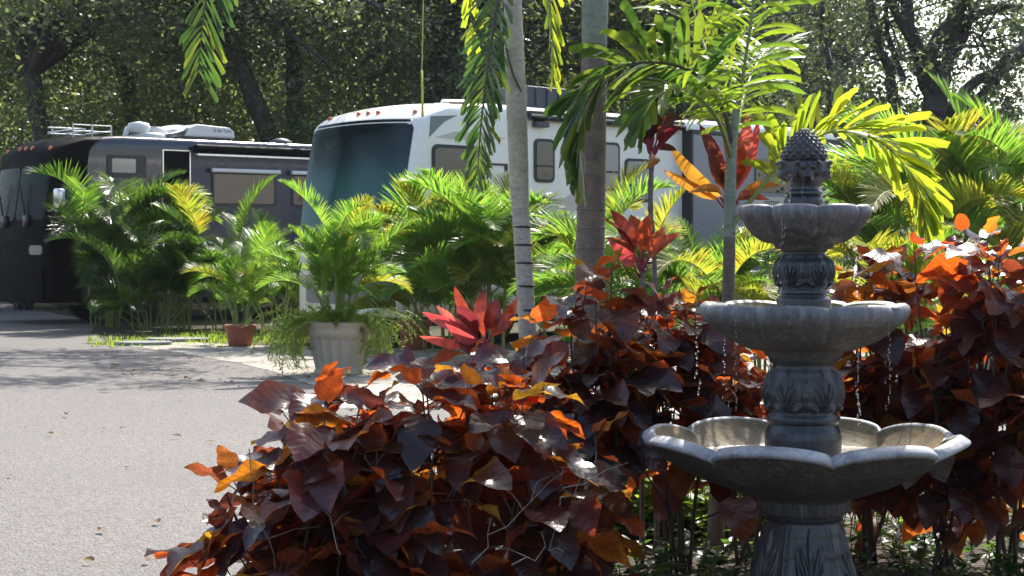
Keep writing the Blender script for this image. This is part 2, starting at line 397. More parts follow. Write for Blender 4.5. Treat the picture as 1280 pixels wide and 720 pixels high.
# ------------------------------------------------------------------ broad leaves
def blade(mb, base, tip, w, roll, curl, R, shape='ovate', mi=0, fold=.22, seg=8, wave=.0, hint=None):
    """one leaf blade from base to tip; roll turns it about its axis; curl bends it down"""
    base, tip = V(base), V(tip); ax = tip - base; ln = ax.length; D = ax.normalized()
    side = D.cross(V((0, 0, 1))) if hint is None else D.cross(V(hint))
    if side.length < .15: side = D.cross(V((0.3, 1, 0)))
    side.normalize(); up = side.cross(D).normalized()
    q = Quaternion(D, roll); side = q @ side; up = q @ up
    rows, uvs = [], []; cols = (-1, -.5, 0, .5, 1)
    ph = R.uniform(0, 6.28)
    for g in range(seg + 1):
        x = g / seg
        if shape == 'ovate': prof = (min(1, x * 3.4 + .16) ** .55) * (1 - x ** 3.0) ** .85 if x < 1 else 0
        else: prof = (sin(pi * min(1, x * .93 + .07)) ** .75) * (1 if x > .2 else .35 + .65 * x / .2) if x < 1 else 0
        hw = w * .5 * prof * R.uniform(.93, 1.07) + .0006
        c = base + D * (ln * x) + up * (curl * ln * (4 * x * (1 - x)) * .5)
        row = []
        for u in cols:
            hgt = abs(u) ** 1.6 * hw * fold + wave * hw * sin(ph + x * 11 + u * 2) * abs(u)
            back = (abs(u) ** 2) * ln * .07 * (1 - x) if shape == 'ovate' else 0
            row.append(c + side * (u * hw) + up * hgt - D * back); uvs.append((.5 + u * .5 * max(.05, prof), x))
        rows.append(row)
    mb.grid(rows, mi, uvs=uvs)

def copperleaf(base, h, rx, ry, label, seed, shoots=40, size=.19, group='copperleaf shrubs along the bed', low=.2, dens=.7):
    R = random.Random(seed); root = thing('copperleaf_shrub', label, 'shrub', base, 0, group)
    st, lf = MB(), MB()
    mains = []
    for i in range(6):
        a = i * 1.05 + R.uniform(-.3, .3); q = smoothpts([(R.uniform(-.06, .06), R.uniform(-.06, .06), -.02), (cos(a) * rx * .22 + R.gauss(0, .03), sin(a) * ry * .22 + R.gauss(0, .03), h * .3), (cos(a) * rx * .5, sin(a) * ry * .5, h * R.uniform(.5, .72))], 6)
        st.tube(q, [.010 - .005 * k / (len(q) - 1) for k in range(len(q))], 6); mains.append(q)
    for i in range(int(shoots * dens)):
        a = R.uniform(0, 6.28); rad = R.random() ** .45; zz = low + (1 - low) * R.random() ** .75
        # dome-like envelope
        env = sqrt(max(0.05, 1 - max(0, (zz - .45) / .6) ** 2))
        tip = V((cos(a) * rx * rad * env, sin(a) * ry * rad * env, h * zz * R.uniform(.9, 1.02)))
        q = min(mains, key=lambda m_: (m_[-1].xy - tip.xy).length); cand = [p_ for p_ in q[3:] if p_.z < tip.z - .03] or [q[2]]; b = R.choice(cand[-5:])
        midp = b.lerp(tip, .5) + V((R.gauss(0, .03), R.gauss(0, .03), R.uniform(-.05, .02)))
        pts = smoothpts([b, midp, tip], 5); st.tube(pts, [.0055 - .003 * k / (len(pts) - 1) for k in range(len(pts))], 5)
        ax = (pts[-1] - pts[-3]).normalized(); nl = R.randint(5, 7); a0 = R.uniform(0, 6.28)
        for k in range(nl):
            back = k * .034; p = tip - ax * back; aa = a0 + k * 2.4 + R.uniform(-.4, .4); inner = 1 - k / nl
            el = radians(60) * inner ** 1.5 - radians(12) * (1 - inner) + R.uniform(-.25, .25)
            d = V((cos(aa) * cos(el), sin(aa) * cos(el), sin(el))); sz = size * R.uniform(.75, 1.2) * (.5 if k == 0 else .75 if k == 1 else 1)
            pet = p + d * sz * R.uniform(.25, .5)
            st.tube([p, pet], [.0028, .002], 4, cap=False)
            dr = R.uniform(.35, 1.5) * (1 - .45 * inner); dd = (d + V((R.uniform(-.25, .25), R.uniform(-.25, .25), -dr))).normalized()
            blade(lf, pet, pet + dd * sz, sz * R.uniform(.66, .82), R.uniform(-.7, .7), R.uniform(.06, .3), R, 'ovate', 0, R.uniform(.02, .3), 8, .22)
    build('stems', st, M['stem'], root); build('foliage', lf, M['copper'], root)
    return root

def cordyline(base_pt, leaves, label, mats, stem=None, seed=0, extra=6, el=(.5, 1.2), ln=.35, w=.07):
    """leaves: (tip point, width, material key); stem: points of the cane"""
    R = random.Random(seed); base = V(base_pt); g = V((base.x, base.y, 0)) if stem is None else V(stem[0])
    root = thing('cordyline', label, 'plant', (g.x, g.y, 0), 0, 'cordylines in the bed'); O = root.location
    m = MB(); pts = smoothpts([V(p) - O for p in (stem or [(base.x, base.y, -.02), (base.x, base.y, base.z * .6), tuple(base)])] , 5)
    n = len(pts); m.tube(pts, [.011 + (.0025 if k % 2 else 0) for k in range(n)], 7); build('stem', m, M['bark_palm'], root)
    def one(tip, w, mk, hint=None):
        tip = V(tip); b = base + V((R.uniform(-.012, .012), R.uniform(-.012, .012), R.uniform(-.03, .03)))
        d = tip - b; mid = b + d * .22 + V((0, 0, .02)); mm = MB()
        mm.tube([b - O, b + d * .12 - O, mid - O], [.009, .006, .004], 5, 1)
        blade(mm, mid - O - d * .02, tip - O, w, R.uniform(-.7, .7), R.uniform(.1, .5), R, 'lance', 0, R.uniform(.15, .35), 9, .04, hint)
        build('leaf', mm, [M[mk], M['petiole_pink']], root)
    for tip, w_, mk in leaves: one(tip, w_ * .88, mk, (.1, -1, .25))
    for i in range(extra):
        a = R.uniform(0, 6.28); e = R.uniform(*el); l = ln * R.uniform(.75, 1.1)
        one(base + V((cos(a) * cos(e), sin(a) * cos(e), sin(e))) * l, w * R.uniform(.8, 1.1), R.choice(mats))
    return root

# ------------------------------------------------------------------ fountain
FD = 6.7; FS = FOC / FD
def fz(py): return EYE - (py - HOR) / FS
def fr_(px): return px / FS
FC = at(1004, 540, FD); FX, FY = FC.x, FC.y
fountain = thing('tiered_fountain', 'grey cast stone three tier fountain with a pineapple finial among the red shrubs', 'fountain', (FX, FY, 0))
def lobes(th, n, ph): return abs(sin(n / 2 * (th - ph)))
def bowl(name, Rm, zrim, prof_out, prof_in, ph, dip, inset, nl, mats, nth=320, crease=.02, sharp=.5):
    """prof: list of (radius fraction of the rim, z, lobe weight); outside then inside; first/last meet at the rim"""
    m = MB(); rows = []; mats_i = []
    for lst in (prof_out, prof_in):
        rr = []
        for (f, z, wgt) in lst:
            row = []
            for j in range(nth):
                th = 2 * pi * j / nth; lb = lobes(th, nl, ph); k = lb ** sharp
                r = Rm * f * (1 - inset * wgt * (1 - k)); zz = z - dip * wgt * (1 - k)
                # crease at the notch
                r *= 1 - crease * wgt * exp(-(lb / .13) ** 2)
                row.append((r * cos(th), r * sin(th), zz))
            rr.append(row)
        rows.append(rr)
    return rows
def bowl_mesh(name, Rm, out_p, lip_p, in_p, ph, dip, inset, nl, mats, parent, cr=.035, sharp=.34):
    m = MB()
    for lst, mi in ((out_p, 0), (lip_p, 1), (in_p, 2)):
        m.grid(bowl(name, Rm, 0, lst, [], ph, dip, inset, nl, mats, crease=cr, sharp=sharp)[0], mi, True)
    return build(name, m, mats, parent)
front = -pi / 2
# large lower bowl
R1 = fr_(203); zr = fz(538)
b1 = bowl_mesh('large_bowl', R1,
    [(.26, fz(641), 0), (.285, fz(638), 0), (.285, fz(626), 0), (.31, fz(621), 0), (.45, fz(611), .1), (.62, fz(597), .25), (.78, fz(580), .5), (.90, fz(564), .8), (.955, fz(555), 1), (.98, fz(552), 1)],
    [(.98, fz(552), 1), (1.0, fz(550), 1), (1.007, fz(547.5), 1), (1.0, fz(544.5), 1), (.975, fz(541), 1), (.948, zr, 1), (.932, fz(538.3), 1), (.922, fz(541), 1)],
    [(.922, fz(541), 1), (.9, fz(548), 1), (.82, fz(565), .6), (.7, fz(583), .3), (.5, fz(596), .1), (.2, fz(602), 0), (.05, fz(602), 0)],
    front + radians(1), .05, .065, 8, [M['stone'], M['stone_rim'], M['stone_in']], fountain, .025, .4)
w = MB(); w.lathe([(.001, fz(573)), (.25, fz(573)), (R1 * .8, fz(573))], 64); build('water_surface', w, M['water'], fountain)
# middle bowl
R2 = fr_(131)
bowl_mesh('middle_bowl', R2,
    [(.33, fz(447), 0), (.37, fz(444), 0), (.38, fz(439), .1), (.55, fz(434), .3), (.72, fz(424), .5), (.84, fz(412), .7), (.90, fz(404), .9)],
    [(.90, fz(404), .9), (.955, fz(400), 1), (.99, fz(393), 1), (1.0, fz(387), 1), (.985, fz(381), 1), (.95, fz(378), 1), (.90, fz(378), 1), (.86, fz(381), 1)],
    [(.86, fz(381), 1), (.8, fz(392), .6), (.6, fz(404), .2), (.3, fz(408), 0), (.1, fz(408), 0)],
    front + radians(6), .02, .085, 8, [M['stone'], M['stone_lip'], M['stone_in']], fountain)
w = MB(); w.lathe([(.001, fz(388)), (.12, fz(388)), (R2 * .8, fz(388))], 48); build('water_surface', w, M['water'], fountain)
# small top bowl
R3 = fr_(84)
bowl_mesh('small_bowl', R3,
    [(.40, fz(311), 0), (.43, fz(309), 0), (.45, fz(305), .1), (.62, fz(302), .3), (.76, fz(294), .5), (.86, fz(284), .8), (.90, fz(277), 1)],
    [(.90, fz(277), 1), (.95, fz(274), 1), (.985, fz(268), 1), (1.0, fz(264), 1), (.985, fz(259), 1), (.94, fz(256), 1), (.87, fz(256), 1), (.82, fz(259), 1)],
    [(.82, fz(259), 1), (.7, fz(268), .5), (.4, fz(274), 0), (.1, fz(274), 0)],
    front + radians(4), .014, .09, 8, [M['stone'], M['stone_lip'], M['stone_in']], fountain)
w = MB(); w.lathe([(.001, fz(265)), (.1, fz(265)), (R3 * .78, fz(265))], 48); build('water_surface', w, M['water'], fountain)

def acanthus(u, v, amp):
    """u across the panel -1..1, v up the panel 0..1: fan of curled ribs"""
    y = v * 1.25 + .12; x = u * 1.15; a = atan2(x, y); r = hypot(x, y)
    edge = 1.02 + .2 * cos(a * 9)
    if abs(a) > 1.35 or r > edge + .12: return 0
    body = 1 / (1 + exp((r - edge) * 28))
    rib = .5 + .5 * cos(a * 15 + .9 * sin(r * 5) * (1 if a > 0 else -1))
    return amp * body * (rib * min(1, r * 2.4) + .35 * exp(-(r / .16) ** 2))
def column(name, prof, npan, ph, v0, v1, amp, mat, nth=300, nz=70):
    zs = [z for _, z in prof]; z0, z1 = min(zs), max(zs); P = sorted(prof, key=lambda p: p[1]); fine = []
    for i in range(nz + 1):
        z = z0 + (z1 - z0) * i / nz; k = 0
        while k < len(P) - 2 and P[k + 1][1] < z: k += 1
        (ra, za), (rb, zb) = P[k], P[k + 1]; t = (z - za) / max(1e-6, zb - za); t = max(0, min(1, t)); t = t * t * (3 - 2 * t)
        fine.append((ra + (rb - ra) * t, z))
    def fn(r, z, th, k):
        if v0 < z < v1:
            v = (z - v0) / (v1 - v0); q = ((th - ph) / (2 * pi) * npan) % 1; u = (q - .5) * 2
            win = min(1, v * 8) * min(1, (1 - v) * 8)
            d = acanthus(u / .82, v, amp) if abs(u) < .82 else 0
            au = 1 - abs(u)          # distance to the strap at the panel border
            d += win * amp * (.55 * exp(-((au - .13) / .03) ** 2) + .3 * exp(-(au / .07) ** 2) * (.7 + .3 * sin(v * 40)))
            d += amp * .8 * exp(-(((abs(u) - .42) / .1) ** 2 + ((v - .1) / .06) ** 2))
            return r + d, z
        return r, z
    m = MB(); m.lathe(fine, nth, fn=fn); return build(name, m, mat, fountain)
h = fr_
column('pedestal', [(h(74), 0.0), (h(74), .03), (h(70), .05), (h(72), fz(735)), (h(62), fz(720)), (h(56), fz(690)), (h(50), fz(665)), (h(47), fz(650)), (h(49), fz(646)), (h(50), fz(640))], 6, front + radians(30), fz(735), fz(650), .016, M['stone_wet'], 300, 90)
column('lower_column', [(h(46), fz(596)), (h(48), fz(548)), (h(47), fz(540)), (h(44), fz(533)), (h(41), fz(530)), (h(45), fz(527)), (h(46), fz(522)), (h(42), fz(517)), (h(40), fz(515)), (h(45), fz(503)), (h(47), fz(492)), (h(45), fz(480)), (h(41), fz(466)), (h(38), fz(458)), (h(37), fz(456)), (h(42), fz(452)), (h(44), fz(447)), (h(44), fz(442))], 6, front - radians(6), fz(514), fz(457), .016, M['stone_wet'])
column('upper_column', [(h(33), fz(406)), (h(34), fz(379)), (h(34), fz(374)), (h(31), fz(371)), (h(29), fz(369)), (h(33), fz(366)), (h(32), fz(362)), (h(29), fz(360)), (h(33), fz(350)), (h(35), fz(340)), (h(33), fz(330)), (h(28), fz(320)), (h(26), fz(316)), (h(29), fz(313)), (h(30), fz(306))], 6, front - radians(6), fz(359), fz(316), .014, M['stone_wet'])
# finial: turned foot, urn with four spout masks, pineapple
def fin(r, z, th, k):
    py = HOR + (EYE - z) * FS
    if 199 < py < 236:                                  # masks
        q = ((th - front) / (pi / 2) + .5) % 1 - .5; u = q * (pi / 2) * r * FS       # px across from the mask's middle
        def g(a, b, s, A): return A * exp(-(((abs(u) - a) / s) ** 2 + ((py - b) / s) ** 2))
        d = g(0, 222, 6, 4.5) + g(6, 210, 3.2, 2.6) + g(12, 204, 4.5, 3.5) + g(0, 207, 3, 1.6) - g(5.5, 213.5, 2, 1.2) - g(0, 225, 1.8, 2) + g(14, 218, 4, 2.5) + 1.0 * sin(u * 1.3) * g(14, 215, 7, .8)
        return r + 1.5 * d / FS, z
    if 159 < py <= 199:
        v = (199 - py) / 39; n = 14; a = th * n / (2 * pi); s = v * 8.5
        p, q = (a + s * .5) % 1, (a - s * .5) % 1
        d = (1 - 2 * max(abs(p - .5), abs(q - .5)))
        return r + (4.2 * d ** .8 - 1.4) / FS * min(1, (1 - v) * 5 + .05) , z
    return r, z
P = [(24, 262), (25, 256), (25, 251), (23, 247), (21, 245), (24.5, 243), (24, 240), (20, 237), (19.5, 234), (21, 229), (27, 222), (30, 215), (29.5, 208), (29, 203), (24, 201), (27, 199.5), (28, 196), (26, 190), (21.5, 181), (15.5, 172), (10, 166), (4.5, 162), (.5, 160.5)]
pr = []
for i in range(len(P) - 1):
    for k in range(7):
        t = k / 7; pr.append((h(P[i][0] + (P[i + 1][0] - P[i][0]) * t), fz(P[i][1] + (P[i + 1][1] - P[i][1]) * t)))
pr.append((h(.5), fz(160.5)))
m = MB(); m.lathe(pr, 260, fn=fin); fo = build('finial', m, M['stone_wet'], fountain)
# scrolls on the urn's shoulders
for k in range(8):
    a = front + pi / 8 + k * pi / 4; m = MB(); pts = []
    for q in range(14):
        t = q / 13 * 5.0; rr = 4.5 * (1 - t / 7)
        pts.append((h(28 + rr * cos(t) + 2) * cos(a), h(28 + rr * cos(t) + 2) * sin(a), fz(206 - rr * sin(t))))
    m.tube(pts, [h(2.4 - 1.2 * q / 13) for q in range(14)], 6); build('scroll', m, M['stone_wet'], fo)
# falling water: broken threads of drops
def stream(px, y0, y1, dpth, seed, w=1.6, dens=1.):
    R = random.Random(seed); m = MB(); y = y0
    while y < y1:
        ln = R.uniform(1.5, 4.5) * (1 + (y - y0) / 120); p = at(px + R.gauss(0, .8 + 2.2 * (y - y0) / (y1 - y0 + 1) * .7), y, dpth); r = R.uniform(.55, 1) * w / FS
        o = V((p.x - FX, p.y - FY, p.z)); hl = ln / FS
        m.lathe([(r * .05, -hl * .6), (r * .6, -hl * .45), (r, -hl * .1), (r * .7, hl * .3), (r * .05, hl * .6)], 7, c=tuple(o)); y += ln * R.uniform(1.1, 2.3) / dens
    build('water_stream', m, M['water'], fountain)
stream(987, 190 + 28, 252, FD - .085, 1, 1.3, 1.6); stream(1004, 225, 252, FD - .09, 2, 1.2, 1.6)
stream(977, 276, 306, FD - .235, 3, 1.3, 1.6); stream(1070, 322, 380, FD - .12, 4, 1.8); stream(975, 306, 372, FD - .24, 5, 1.1, .6)
stream(872, 404, 500, FD - .02, 6, 1.8); stream(905, 425, 510, FD + .25, 7, 1.6); stream(1073, 440, 532, FD - .33, 8, 1.5, 1.5); stream(919, 400, 520, FD - .31, 9, 1.0, 1.1); stream(1111, 400, 515, FD - .25, 10, 1.1, 1.2)

# ------------------------------------------------------------------ pots
def planter(p, r, hgt):
    t = thing('fluted_planter', 'tall pale fluted planter holding a palm and a trailing fern', 'planter', p)
    n = 288
    def fn(rr, z, th, k):
        if .1 * hgt < z < .72 * hgt:
            q = (th * 18 / (2 * pi)) % 1; v = (z / hgt - .1) / .62; e = min(1, v * 12) * min(1, max(0, (1 - v) * 1.0 + .02 - .03 * (2 * q - 1) ** 2 * 10 * 0) * 9)
            return rr - .034 * e * max(0, sin(pi * q)) ** .5, z
        return rr, z
    prof = [(r * .68, 0), (r * .7, .02), (r * .7, .07 * hgt), (r * .66, .1 * hgt)]
    prof += [(r * (.66 + .2 * i / 30), hgt * (.1 + .62 * i / 30)) for i in range(1, 31)]
    prof += [(r * .88, .74 * hgt), (r * .92, .78 * hgt), (r * .93, .80 * hgt), (r * .92, .82 * hgt), (r * .93, .9 * hgt), (r * .98, .93 * hgt), (r, .96 * hgt), (r * .99, .99 * hgt), (r * .96, hgt), (r * .9, .985 * hgt), (r * .87, .9 * hgt)]
    m = MB(); m.lathe(prof, n, fn=fn); build('planter_body', m, M['planter'], t)
    m = MB(); m.lathe([(.001, .93 * hgt), (r * .5, .935 * hgt), (r * .89, .92 * hgt)], 32); build('soil', m, M['soil'], t); return t
def round_pot(p, r, hgt, label):
    t = thing('terracotta_pot', label, 'pot', p, 0, 'terracotta pots on the gravel')
    m = MB(); m.lathe([(.001, .0), (r * .68, 0), (r * .72, .01), (r * .88, hgt * .78), (r * .885, hgt * .8), (r * .97, hgt * .8), (r, hgt * .82), (r * 1.01, hgt * .97), (r * .99, hgt), (r * .92, hgt), (r * .9, hgt * .9)], 48); build('pot_body', m, M['terra'], t)
    m = MB(); m.lathe([(.001, .91 * hgt), (r * .9, .9 * hgt)], 24); build('soil', m, M['soil'], t); return t

# ------------------------------------------------------------------ motorhomes (local: x along the length, y across, front at x = 0, visible side at y = 0)
class RV:
    def __init__(s, Lr, W, H, zb, slant, bulge, r=.16): s.L, s.W, s.H, s.zb, s.sl, s.bu, s.r = Lr, W, H, zb, slant, bulge, r
    def map(s, p, off=0):
        p = V(p); r = s.r; q = V((min(max(p.x, r), s.L - r), min(max(p.y, r), s.W - r), min(p.z, s.H - r))); d = p - q
        if d.length > max(abs(d.x), abs(d.y), abs(d.z)) + 1e-6: p = q + d.normalized() * r
        w = max(0, 1 - max(0, p.x) / 1.6); w = w * w * (3 - 2 * w)
        u = (p.y - s.W / 2) / (s.W / 2)
        z = max(0, p.z - 1.5)
        p.x += w * (s.sl * ((z / (s.H - 1.5)) ** 1.25 - 1) + s.bu * u * u + (.55 * max(0, (p.z - (s.H - .35)) / .35) ** 2.0))
        p.z -= w * .05 * (u * u) * max(0, (p.z - 2.5)); return p
    def body(s, mats, mfun):
        m = MB()
        def face(F, nu, nv, flip):
            rows = []
            for i in range(nv + 1):
                rows.append([s.map(F(j / nu, i / nv)) for j in range(nu + 1)])
            for i in range(nv):
                for j in range(nu):
                    c = F((j + .5) / nu, (i + .5) / nv); a, b, cc, d = rows[i][j], rows[i][j + 1], rows[i + 1][j + 1], rows[i + 1][j]
                    m.add([a, b, cc, d], [(0, 3, 2, 1) if flip else (0, 1, 2, 3)], mfun(V(c)))
        xs = lambda t: s.L * (t ** 1.6)
        L_, W, H, zb = s.L, s.W, s.H, s.zb
        face(lambda a, b: (xs(a), 0, zb + (H - zb) * b), 60, 40, False)
        face(lambda a, b: (xs(a), W, zb + (H - zb) * b), 60, 40, True)
        face(lambda a, b: (0, W * a, zb + (H - zb) * b), 40, 40, True)
        face(lambda a, b: (L_, W * a, zb + (H - zb) * b), 10, 12, False)
        face(lambda a, b: (xs(a), W * b, H), 60, 40, False)
        face(lambda a, b: (xs(a), W * b, zb), 20, 10, True)
        me = m.mesh('body', mats); 
        import bmesh
        bm = bmesh.new(); bm.from_mesh(me); bmesh.ops.remove_doubles(bm, verts=bm.verts, dist=.0005); bmesh.ops.recalc_face_normals(bm, faces=bm.faces); bm.to_mesh(me); bm.free()
        return me
    def front(s, y0, y1, z0, z1, off, corner=.0, nu=20, nv=14):
        """panel following the front; off is how far it stands proud"""
        m = MB(); rows = []
        for i in range(nv + 1):
            z = z0 + (z1 - z0) * i / nv; ins = 0
            dz = min(z - z0, z1 - z)
            if dz < corner: ins = corner - sqrt(max(0, corner ** 2 - (corner - dz) ** 2))
            row = []
            for j in range(nu + 1):
                y = y0 + ins + (y1 - y0 - 2 * ins) * j / nu; p = s.map((0, y, z)); p.x -= off; row.append(p)
            rows.append(row)
        m.grid(rows, 0, flip=True)
        back = [[V((p.x + off + .02, p.y, p.z)) for p in r] for r in rows]
        per = lambda g: g[0] + [r[-1] for r in g[1:]] + list(reversed(g[-1][:-1])) + [r[0] for r in reversed(g[1:-1])]
        a, b = per(rows), per(back); n = len(a)
        m.add(a + b, [(i, (i + 1) % n, (i + 1) % n + n, i + n) for i in range(n)], 0); return m
    def side(s, x0, x1, z0, z1, y, t, r=.05):
        m = MB(); m.prism(rrect(x0, z0, x1, z1, r), 'y', y, y + t); return m
def wheel(parent, x, y, r=.48, w=.28):
    t = MB(); prof = [(r * .6, -w / 2), (r * .93, -w / 2), (r, -w * .36), (r, w * .36), (r * .93, w / 2), (r * .6, w / 2)]
    def ring(m, prof, n=32, mi=0):
        rows = [[(x + a * cos(2 * pi * k / n), y + b, r + a * sin(2 * pi * k / n)) for k in range(n)] for a, b in prof]; m.grid(rows, mi, True)
    ring(t, prof); wo = build('wheel', t, M['rubber'], parent)
    q = MB(); ring(q, [(r * .6, -w / 2), (r * .58, -w * .35), (r * .3, -w * .25), (r * .25, -w * .45), (.001, -w * .45)]); build('rim', q, M['metal'], wo)
def lens(mb, rv, y, z, rad=.035):
    p = rv.map((0, y, z)); n = 12
    mb.tube([(p.x + .01, p.y, p.z), (p.x - .02, p.y, p.z), (p.x - .035, p.y, p.z)], [rad, rad, rad * .6], n)

# ------------------------------------------------------------------ motorhome 1: white, behind the trunks
RVDIR = V((.72, .694, 0)); RVANG = atan2(RVDIR.y, RVDIR.x)
def place_rv(px, d):
    p = at(px, HOR, d); return (p.x, p.y, 0)
wr = RV(10.2, 2.6, 3.62, .45, .36, .1)
white = thing('motorhome', 'white motorhome with a teal windscreen parked behind the palm trunks', 'motorhome', place_rv(524, 25.4), RVANG, 'parked motorhomes')
def wf(c): return 1 if c.z > 3.2 and c.x < 1.4 else 0
bo = link('body', wr.body([M['white_paint'], M['rv_roof']], wf), white)
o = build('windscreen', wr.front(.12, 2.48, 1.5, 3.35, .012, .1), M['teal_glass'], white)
for y in (.3, 1.07, 1.3, 1.53, 2.3):
    m = MB(); lens(m, wr, y, 3.46, .042); build('marker_light', m, M['amber'], white)
m = wr.side(.24, 1.25, 1.7, 2.96, -.02, .03, .1); o = build('driver_window', m, M['trim_black'], white, False)
build('pane', wr.side(.29, 1.2, 1.75, 2.91, -.024, .01, .08), M['dark_glass'], o, False)
m = MB(); m.prism([(.19, 3.05), (.22, 3.36), (.75, 3.4), (.5, 3.3), (.33, 3.17)], 'y', -.004, 0); build('graphic', m, M['grey_graphic'], white, False)
m = MB(); m.prism([(.3, 3.06), (.7, 3.16), (1.2, 3.18), (1.75, 3.1), (1.2, 3.06), (.7, 3.04)], 'y', -.004, 0); build('stripe', m, M['beige'], white, False)
m = MB(); m.prism([(1.9, 1.5), (2.7, 2.1), (3.6, 2.5), (4.6, 2.62), (3.7, 2.3), (2.9, 1.85), (2.1, 1.35)], 'y', -.004, 0); build('stripe', m, M['beige'], white, False)
def rvwin(x0, x1, z0, z1, glass='dark_glass', r=.09):
    o = build('window', wr.side(x0, x1, z0, z1, -.022, .024, r), M['trim_black'], white, False)
    build('pane', wr.side(x0 + .045, x1 - .045, z0 + .045, z1 - .045, -.027, .01, r * .7), M[glass], o, False)
    m = MB(); m.box((x0 + .05, -.031, (z0 + z1) / 2 - .1), (x1 - .05, -.026, (z0 + z1) / 2 - .07)); build('sash', m, M['trim_black'], o, False)
rvwin(2.32, 2.76, 2.46, 3.13); rvwin(3.74, 4.25, 2.36, 3.14, 'pale_blind'); rvwin(4.38, 5.0, 2.2, 2.9, 'pale_blind')
m = MB(); m.box((1.34, -.015, .7), (1.37, .004, 2.72)); m.box((1.70, -.015, .7), (1.76, .004, 2.72)); m.box((1.37, -.015, 2.69), (1.70, .004, 2.72)); build('door_frame', m, M['trim_black'], white, False)
m = MB(); m.box((2.15, -.1, 3.48), (5.75, -.002, 3.54)); m.tube([(2.15, -.09, 3.45), (5.75, -.09, 3.45)], .05, 10); build('awning', m, M['trim_black'], white, False)
m = MB(); m.box((2.28, -.12, 3.3), (2.55, -.002, 3.38)); m.box((2.32, -.06, 3.38), (2.5, -.002, 3.42)); build('porch_light', m, M['dark_plastic'], white, False, .01)
# grey slide-out with its lettered panel
m = MB(); m.box((5.85, -.2, .95), (9.9, -.002, 3.36)); so = build('slide_out', m, M['grey_paint'], white, False, .02)
m = MB(); m.box((5.8, -.22, 3.36), (9.95, -.003, 3.42)); m.box((5.8, -.21, .93), (5.846, -.003, 3.36)); build('slide_trim', m, M['trim_black'], so, False)
m = MB(); m.prism(rrect(7.5, 2.42, 9.3, 3.0, .06), 'y', -.222, -.198); build('window', m, M['dark_glass'], so, False)
m = MB(); m.box((7.35, -.206, 2.12), (9.6, -.199, 2.34)); build('name_panel', m, M['beige'], so, False)
def lettering(txt, size, parent, loc, rot, mat, ital=0):
    c = bpy.data.curves.new('lettering', 'FONT'); c.body = txt; c.size = size; c.extrude = .002; c.shear = ital; c.materials.append(mat)
    tmp = bpy.data.objects.new('tmp', c); COL.objects.link(tmp); dg = bpy.context.evaluated_depsgraph_get(); me = bpy.data.meshes.new_from_object(tmp.evaluated_get(dg)); bpy.data.objects.remove(tmp)
    o = bpy.data.objects.new('lettering', me); COL.objects.link(o); o.parent = parent; o.location = loc; o.rotation_euler = rot; return o
lettering('nstar', .2, so, (7.75, -.207, 2.18), (pi / 2, 0, 0), M['ink'], .12)
# roof unit and rail
m = MB(); m.box((2.45, .25, 3.60), (3.3, .95, 3.96)); m.box((2.6, .22, 3.64), (2.63, .25, 3.94)); m.box((2.85, .22, 3.64), (2.88, .25, 3.94)); m.box((3.1, .22, 3.64), (3.13, .25, 3.94)); build('roof_air_conditioner', m, M['dark_plastic'], white, False, .03)
m = MB(); m.tube([(1.2, .9, 3.62), (1.25, .9, 3.7), (1.7, .9, 3.72), (1.75, .9, 3.62)], .02, 6); m.tube([(1.5, 1.2, 3.62), (1.5, 1.2, 3.69)], .12, 12); build('roof_vent', m, M['white_plastic'], white)
for x, y in ((1.6, .25), (1.6, 2.25), (7.6, .25), (7.6, 2.25)): wheel(white, x, y)
m = MB(); m.box((.2, .2, .3), (9.8, 2.3, .5)); build('chassis', m, M['trim_black'], white, False)
m = wr.front(.25, 2.25, .62, 1.05, .02, .05); build('bumper', m, M['grey_paint'], white)
for y in (.35, 2.15):
    m = wr.front(y - .22, y + .22, 1.12, 1.34, .018, .05, 6, 6); build('headlight', m, M['metal'], white)

# ------------------------------------------------------------------ motorhome 2: slate, far left
dr = RV(11.5, 2.6, 3.62, .42, .3, .1)
slate = thing('motorhome', 'dark slate motorhome standing in the shade with roof rack and awning', 'motorhome', place_rv(70, 33.06), atan2(.64, .77), 'parked motorhomes')
def df(c):
    if c.x < .68: return 1
    return 0 if c.z > 3.3 else (2 if c.x > 2.88 else 0)
link('body', dr.body([M['navy'], M['black_paint'], M['navy_mid']], df), slate)
for y0, y1 in ((.12, 1.22), (1.26, 2.38)):
    build('windscreen', dr.front(y0, y1, 1.98, 3.0, .012, .08), M['green_glass'], slate)
for y in (.3, .98, 1.25, 1.52, 2.2):
    m = MB(); lens(m, dr, y, 3.36, .045); build('marker_light', m, M['amber'], slate)
for y in (.72, 1.7):
    m = MB(); p = dr.map((0, y, 1.95)); m.tube([(p.x - .03, p.y, p.z), (p.x - .05, p.y + .25, p.z + .75)], .018, 6); m.box((p.x - .05, p.y - .12, p.z - .1), (p.x - .01, p.y + .12, p.z + .12)); build('wiper', m, M['trim_black'], slate)
m = dr.side(.12, .52, 1.95, 2.72, -.02, .03, .1); o = build('driver_window', m, M['trim_black'], slate, False)
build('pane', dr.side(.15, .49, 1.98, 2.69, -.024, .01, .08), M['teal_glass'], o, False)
m = MB(); m.tube([(.1, -.05, 2.5), (-.05, -.3, 2.5), (-.08, -.34, 2.42)], .025, 8); ma = build('mirror_arm', m, M['metal'], slate)
m = MB(); m.prism(rrect(-.46, 2.12, -.22, 2.56, .07), 'x', -.16, -.02); build('mirror_head', m, M['metal'], ma, True, .02)
o = build('window', dr.side(1.05, 1.88, 2.8, 3.24, -.02, .024, .06), M['trim_black'], slate, False)
build('pane', dr.side(1.15, 1.65, 2.9, 3.17, -.025, .01, .03), M['pale_blind'], o, False)
